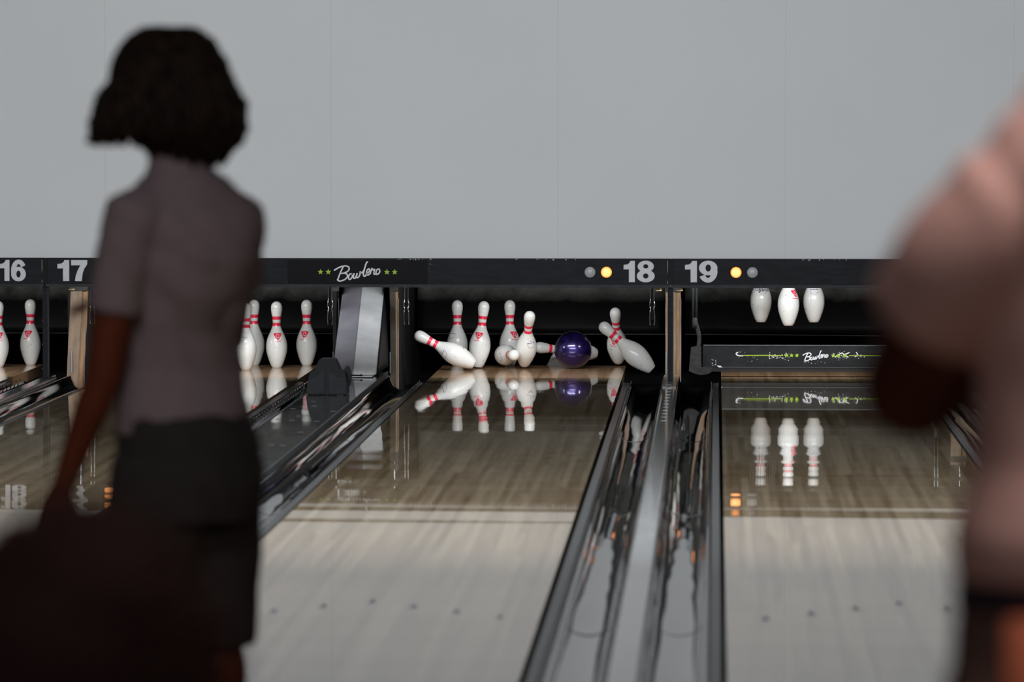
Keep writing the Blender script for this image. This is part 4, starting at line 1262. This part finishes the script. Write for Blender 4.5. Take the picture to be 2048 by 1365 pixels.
# curly hair: a close cap and many short twisted locks ending around the jaw
bm = bmesh.new()
rg = [(-0.085, .085, .078), (-0.04, .100, .100), (0.0, .106, .110), (0.05, .102, .108), (0.09, .080, .086), (0.118, .046, .050), (0.128, .012, .014)]
HFx = Vector((HF.x, HF.y, 0)).normalized(); HR = HFx.cross(U)
loft(bm, [(HC + U * z - HFx * 0.022, HR * a, HFx * b) for z, a, b in rg], 28)
rnd = random.Random(11)
for k in range(520):
    th = rnd.uniform(0, 2 * PI); ph = rnd.uniform(-0.2, 1.45)
    dr = HR * math.cos(th) + HFx * math.sin(th)
    if math.sin(th) > 0.72 and ph < 0.75:
        continue                                        # leave the face open
    start = HC - HFx * 0.02 + dr * 0.098 * math.cos(ph) + U * (0.01 + 0.118 * math.sin(max(ph, 0)))
    back = max(0.0, -math.sin(th))
    zend = 1.545 - (0.105 + 0.055 * back) + rnd.uniform(-0.012, 0.02)
    if dr.x < -0.25 and back > 0.1:
        zend += 0.030 * min(1, -dr.x)
    zend = min(zend, start.z - 0.02) if ph < 0.9 else max(zend, start.z - rnd.uniform(0.03, 0.12))
    flare = 0.118 + rnd.uniform(-0.008, 0.022)
    pts = []; n = 7; tw = rnd.uniform(0, 6)
    for i in range(n):
        t = i / (n - 1)
        z = start.z + (zend - start.z) * t
        zz = (z - HC.z)
        rr = 0.112 * math.sqrt(max(0.0, 1 - (zz / 0.135) ** 2)) if zz > 0 else flare + (0.016 * min(1, -zz / 0.1)) - 0.045 * max(0, (-zz - 0.085) / 0.06)
        rr = rr * (1 - 0.0 * t)
        p = HC - HFx * 0.02 + dr * rr + U * zz
        p += HR * (0.007 + 0.006 * t) * math.cos(tw + t * 9) + HFx * 0.009 * math.sin(tw + t * 9) + dr * 0.010 * noise.noise(Vector((k * 1.7, t * 3, 0)))
        pts.append(p)
    tube(bm, pts, [0.007, 0.010, 0.011, 0.011, 0.010, 0.008, 0.003], 6)
for side, dz in ((-1, 0.0), (1, 0.0)):                   # two stray curls standing out at jaw height
    for k in range(9):
        a = HC + HR * 0 + Vector((side * 0.105, rnd.uniform(-0.05, 0.05), -0.06 + rnd.uniform(-0.02, 0.03)))
        pts = [a, a + Vector((side * 0.015, 0, -0.018)), a + Vector((side * 0.030, 0, -0.028 + rnd.uniform(-0.01, 0.012))), a + Vector((side * (0.040 + rnd.uniform(0, 0.008)), 0, -0.022))]
        tube(bm, smooth_path(pts, 3), [0.009] * 9 + [0.003], 6)
hr = obj('hair', bm, M_HAIR, Wp, smooth=True); hr['label'] = 'dark curly chin-length hair'

# ---- man in pink at the right edge, close to the camera
Mn = thing('person', 'person in dusty pink shirt cut off by the right picture edge', 'person', (0.455, 5.3, 0))
FW = math.radians(12)
F = Vector((-math.sin(FW), math.cos(FW), 0)); Lf = Vector((-math.cos(FW), -math.sin(FW), 0))
bm = bmesh.new()
sec = [(0.92, 0, .165, .12), (1.02, 0, .160, .115), (1.15, 0, .160, .11), (1.30, -0.01, .172, .115), (1.40, -0.02, .170, .110), (1.48, -0.015, .150, .090), (1.545, -0.01, .095, .068), (1.59, 0, .06, .06)]
loft(bm, [(O(0, f, z), Lf * a, F * b) for z, f, a, b in sec], 24)
HC2 = Vector((0.0, 0.05, 1.745)); HF2 = F
tube(bm, [O(0, -0.01, 1.53), O(0, 0.0, 1.59), O(0, 0.02, 1.66), HC2], [0.062, 0.058, 0.058, 0.055], 16)
head_mesh(bm, HC2, HF2, U, 1.06)
sL = O(0.190, -0.02, 1.398); elL = Vector((-0.258, 0.02, 1.235)); wrL = O(0.12, 0.27, 1.27)
tube(bm, [O(0.10, -0.01, 1.41), sL, sL.lerp(elL, 0.4), sL.lerp(elL, 0.8), elL, elL.lerp(wrL, 0.35), elL.lerp(wrL, 0.75), wrL],
     [0.055, 0.062, 0.058, 0.058, 0.056, 0.050, 0.037, 0.028], 16)
hand(bm, wrL, wrL - elL, Lf * -1.0, 1, 1.0, 0.6)
sR = O(-0.178, -0.02, 1.400); elR = O(-0.25, -0.03, 1.17); wrR = O(-0.22, 0.06, 0.93)
tube(bm, [O(-0.10, -0.01, 1.41), sR, sR.lerp(elR, 0.5), elR, elR.lerp(wrR, 0.5), wrR], [0.055, 0.060, 0.052, 0.044, 0.040, 0.028], 16)
hand(bm, wrR, wrR - elR, Lf, -1, 1.0, 0.4)
for s in (-1, 1):
    hp = O(0.09 * s, 0, 0.95); kn = O(0.10 * s, 0.03, 0.51); an = O(0.10 * s, -0.02, 0.09)
    tube(bm, [hp, hp.lerp(kn, 0.3), hp.lerp(kn, 0.7), kn, kn.lerp(an, 0.3), kn.lerp(an, 0.7), an, an - U * 0.04],
         [0.095, 0.09, 0.070, 0.058, 0.060, 0.042, 0.036, 0.038], 16)
    tube(bm, [an - F * 0.03 - U * 0.045, an + F * 0.06 - U * 0.055, an + F * 0.15 - U * 0.062], [(0.036, 0.034), (0.042, 0.028), (0.036, 0.018)], 14)
remeshed('body', bm, M_SKIND, Mn, 0.009, 4)
bm = bmesh.new()
sec = [(1.048, -0.005, .224, .160), (1.09, -0.005, .226, .162), (1.16, 0, .206, .142), (1.25, -0.005, .198, .136), (1.34, -0.015, .190, .134), (1.41, -0.02, .195, .130),
       (1.455, -0.022, .197, .120), (1.495, -0.02, .182, .108), (1.53, -0.018, .158, .096), (1.56, -0.014, .125, .084), (1.59, -0.01, .088, .074), (1.612, -0.008, .070, .068)]
loft(bm, [(O(0, f, z), Lf * a, F * b) for z, f, a, b in sec], 28)
hmL = sL.lerp(elL, 0.58) + Vector((-0.020, 0, 0))
tube(bm, [O(0.10, -0.015, 1.42), sL + U * 0.002, sL.lerp(hmL, 0.5), hmL], [0.060, 0.071, 0.070, 0.066], 20)
hmR = sR.lerp(elR, 0.6)
tube(bm, [O(-0.10, -0.015, 1.42), sR + U * 0.002, sR.lerp(hmR, 0.5), hmR], [0.060, 0.068, 0.066, 0.066], 20)
remeshed('shirt', bm, M_SHIRTP, Mn, 0.009, 3, fold=0.007, fold_scale=5, seed=5)
bm = bmesh.new()
loft(bm, [(O(0, f, z), Lf * a, F * b) for z, f, a, b in ((0.78, 0, .245, .158), (0.90, 0, .238, .152), (0.99, 0, .222, .145), (1.06, 0, .212, .140))], 28)
for s in (-1, 1):
    hp = O(0.09 * s, 0, 0.86); kn = O(0.105 * s, 0.02, 0.47)
    tube(bm, [hp, hp.lerp(kn, 0.35), hp.lerp(kn, 0.7), kn], [0.115, 0.112, 0.104, 0.102], 20)
sh = remeshed('shorts', bm, M_SHORTB, Mn, 0.010, 3, fold=0.006, fold_scale=7, seed=19)
bm = bmesh.new()
loft(bm, [(O(0.165, -0.112, 0.76), Lf * 0.034, F * 0.022), (O(0.163, -0.110, 0.90), Lf * 0.042, F * 0.022), (O(0.158, -0.102, 1.02), Lf * 0.040, F * 0.020)], 16)
obj('back_pocket', bm, M_RUST, sh, smooth=True)['label'] = 'rust red back pocket'
bm = bmesh.new()
loft(bm, [(O(0, 0, 1.020), Lf * 0.222, F * 0.151), (O(0, 0, 1.062), Lf * 0.220, F * 0.150)], 32)
obj('waistband', bm, M_NAVY, sh, smooth=True)['label'] = 'navy waistband'
for s in (-1, 1):
    an = O(0.10 * s, -0.02, 0.09)
    bm = bmesh.new()
    tube(bm, [an - F * 0.07 - U * 0.045, an - F * 0.02 - U * 0.04, an + F * 0.07 - U * 0.048, an + F * 0.16 - U * 0.058, an + F * 0.20 - U * 0.064],
         [(0.030, 0.032), (0.044, 0.045), (0.048, 0.036), (0.044, 0.028), (0.024, 0.018)], 16)
    remeshed('shoe', bm, M_SHOE, Mn, 0.008, 3)
face_parts(Mn, HC2, HF2, U, 1.06)


def short_hair(parent, HC, F, m, k=1.0, n=420, seed=1, ln=0.02):
    F = Vector((F[0], F[1], 0)).normalized(); R = F.cross(Vector((0, 0, 1))); U = Vector((0, 0, 1))
    bm = bmesh.new()
    rg = [(-0.055, -0.045, .064, .055), (-0.02, -0.030, .079, .074), (0.02, -0.018, .084, .090), (0.06, -0.014, .081, .095), (0.09, -0.014, .068, .082), (0.113, -0.012, .044, .055), (0.124, -0.012, .012, .016)]
    loft(bm, [(HC + U * z * k + F * f * k, R * a * k, F * b * k) for z, f, a, b in rg], 24)
    rn = random.Random(seed)
    for _ in range(n):
        th = rn.uniform(0, 2 * PI); ph = rn.uniform(-0.35, 1.5)
        if math.sin(th) > 0.5 and ph < 0.7:
            continue
        d = (R * math.cos(th) + F * math.sin(th)) * math.cos(ph) + U * math.sin(ph)
        p = HC + (R * d.dot(R) * 0.080 + F * (d.dot(F) * 0.090 - 0.014) + U * (d.z * 0.110 + 0.008)) * k
        tube(bm, [p, p + d * ln * 0.5 * k, p + (d * ln + R * rn.uniform(-.008, .008)) * k], [0.008 * k, 0.007 * k, 0.003 * k], 5)
    return obj('hair', bm, m, parent, smooth=True)


short_hair(Mn, HC2, F, M_HAIR2, 1.06, 300, 4)

# ---- seated onlooker close to the camera, seen from behind as a dark dome
St = thing('person', 'seated person seen from behind, only a dark head at the lower left', 'person', (-0.400, 3.30, 0))
FW = math.radians(5)
F = Vector((-math.sin(FW), math.cos(FW), 0)); Lf = Vector((-math.cos(FW), -math.sin(FW), 0))
HC3 = Vector((0, 0.03, 1.140)); 
bm = bmesh.new()
loft(bm, [(O(0, f, z), Lf * a, F * b) for z, f, a, b in ((0.42, 0, .165, .13), (0.50, 0, .165, .125), (0.62, 0, .145, .11), (0.76, 0, .165, .115), (0.86, 0, .170, .105), (0.93, 0, .145, .08), (0.975, 0, .08, .06), (0.99, 0, .058, .055))], 24)
tube(bm, [O(0, 0, 0.94), O(0, 0.005, 1.0), O(0, 0.02, 1.06), HC3], [0.058, 0.054, 0.052, 0.05], 16)
head_mesh(bm, HC3, F, U, 1.0)
for s in (-1, 1):
    sh_ = O(0.185 * s, 0, 0.885); el_ = O(0.22 * s, 0.05, 0.62); wr_ = O(0.13 * s, 0.28, 0.56)
    tube(bm, [O(0.11 * s, 0, 0.885), sh_, sh_.lerp(el_, 0.5), el_, el_.lerp(wr_, 0.4), wr_], [0.05, 0.056, 0.048, 0.042, 0.038, 0.027], 16)
    hand(bm, wr_, wr_ - el_, -U, s, 0.95, 0.4)
    hp = O(0.09 * s, 0.02, 0.49); kn = O(0.11 * s, 0.42, 0.50); an = O(0.11 * s, 0.44, 0.09)
    tube(bm, [hp, hp.lerp(kn, 0.5), kn, kn.lerp(an, 0.3), kn.lerp(an, 0.7), an, an - U * 0.04], [0.082, 0.074, 0.056, 0.054, 0.04, 0.034, 0.036], 16)
    tube(bm, [an - F * 0.03 - U * 0.045, an + F * 0.06 - U * 0.055, an + F * 0.15 - U * 0.062], [(0.034, 0.032), (0.040, 0.028), (0.034, 0.018)], 14)
remeshed('body', bm, M_SKIND, St, 0.010, 4)
bm = bmesh.new()
loft(bm, [(O(0, f, z), Lf * a, F * b) for z, f, a, b in ((0.44, 0, .178, .145), (0.60, 0, .165, .13), (0.76, 0, .180, .13), (0.86, 0, .185, .12), (0.93, 0, .160, .095), (0.975, 0, .095, .075), (1.0, 0, .066, .064))], 24)
for s in (-1, 1):
    sh_ = O(0.185 * s, 0, 0.885); el_ = O(0.22 * s, 0.05, 0.62)
    tube(bm, [O(0.10 * s, 0, 0.88), sh_, sh_.lerp(el_, 0.35), sh_.lerp(el_, 0.65)], [0.066, 0.068, 0.064, 0.062], 18)
remeshed('shirt', bm, M_DARKSH, St, 0.010, 3, fold=0.006, seed=33)
bm = bmesh.new()
for s in (-1, 1):
    hp = O(0.09 * s, 0.0, 0.50); kn = O(0.11 * s, 0.42, 0.50); an = O(0.11 * s, 0.44, 0.14)
    tube(bm, [hp, hp.lerp(kn, 0.5), kn], [0.100, 0.090, 0.072], 18); tube(bm, [kn, kn.lerp(an, 0.5), an], [0.070, 0.062, 0.055], 18)
remeshed('trousers', bm, M_DARKSH, St, 0.010, 3)
face_parts(St, HC3, F, U)
short_hair(St, HC3, F, M_HAIR2, 1.02, 420, 8, 0.016)
stool = thing('stool', 'black stool under the seated person, below the picture edge', 'stool', (-0.400, 3.30, 0))
bm = bmesh.new(); tube(bm, [(0, 0, 0.355), (0, 0, 0.36), (0, 0, 0.385), (0, 0, 0.392)], [0.14, 0.15, 0.15, 0.14], 28); obj('seat', bm, M_RUB, stool)
for k in range(4):
    a = PI / 4 + k * PI / 2
    bm = bmesh.new(); tube(bm, [(0.11 * math.cos(a), 0.11 * math.sin(a), 0.355), (0.17 * math.cos(a), 0.17 * math.sin(a), 0.0)], 0.013, 10)
    obj('leg', bm, M_RODM, stool, smooth=True)

for o in bpy.data.objects:
    if o.name.split('.')[0] in ('paint_chips', 'paint_scuffs', 'scratches', 'tape_ticks', 'teal_chips', 'adhesive_bits', 'bare_edge', 'lip_clips'):
        o['kind'] = 'stuff'
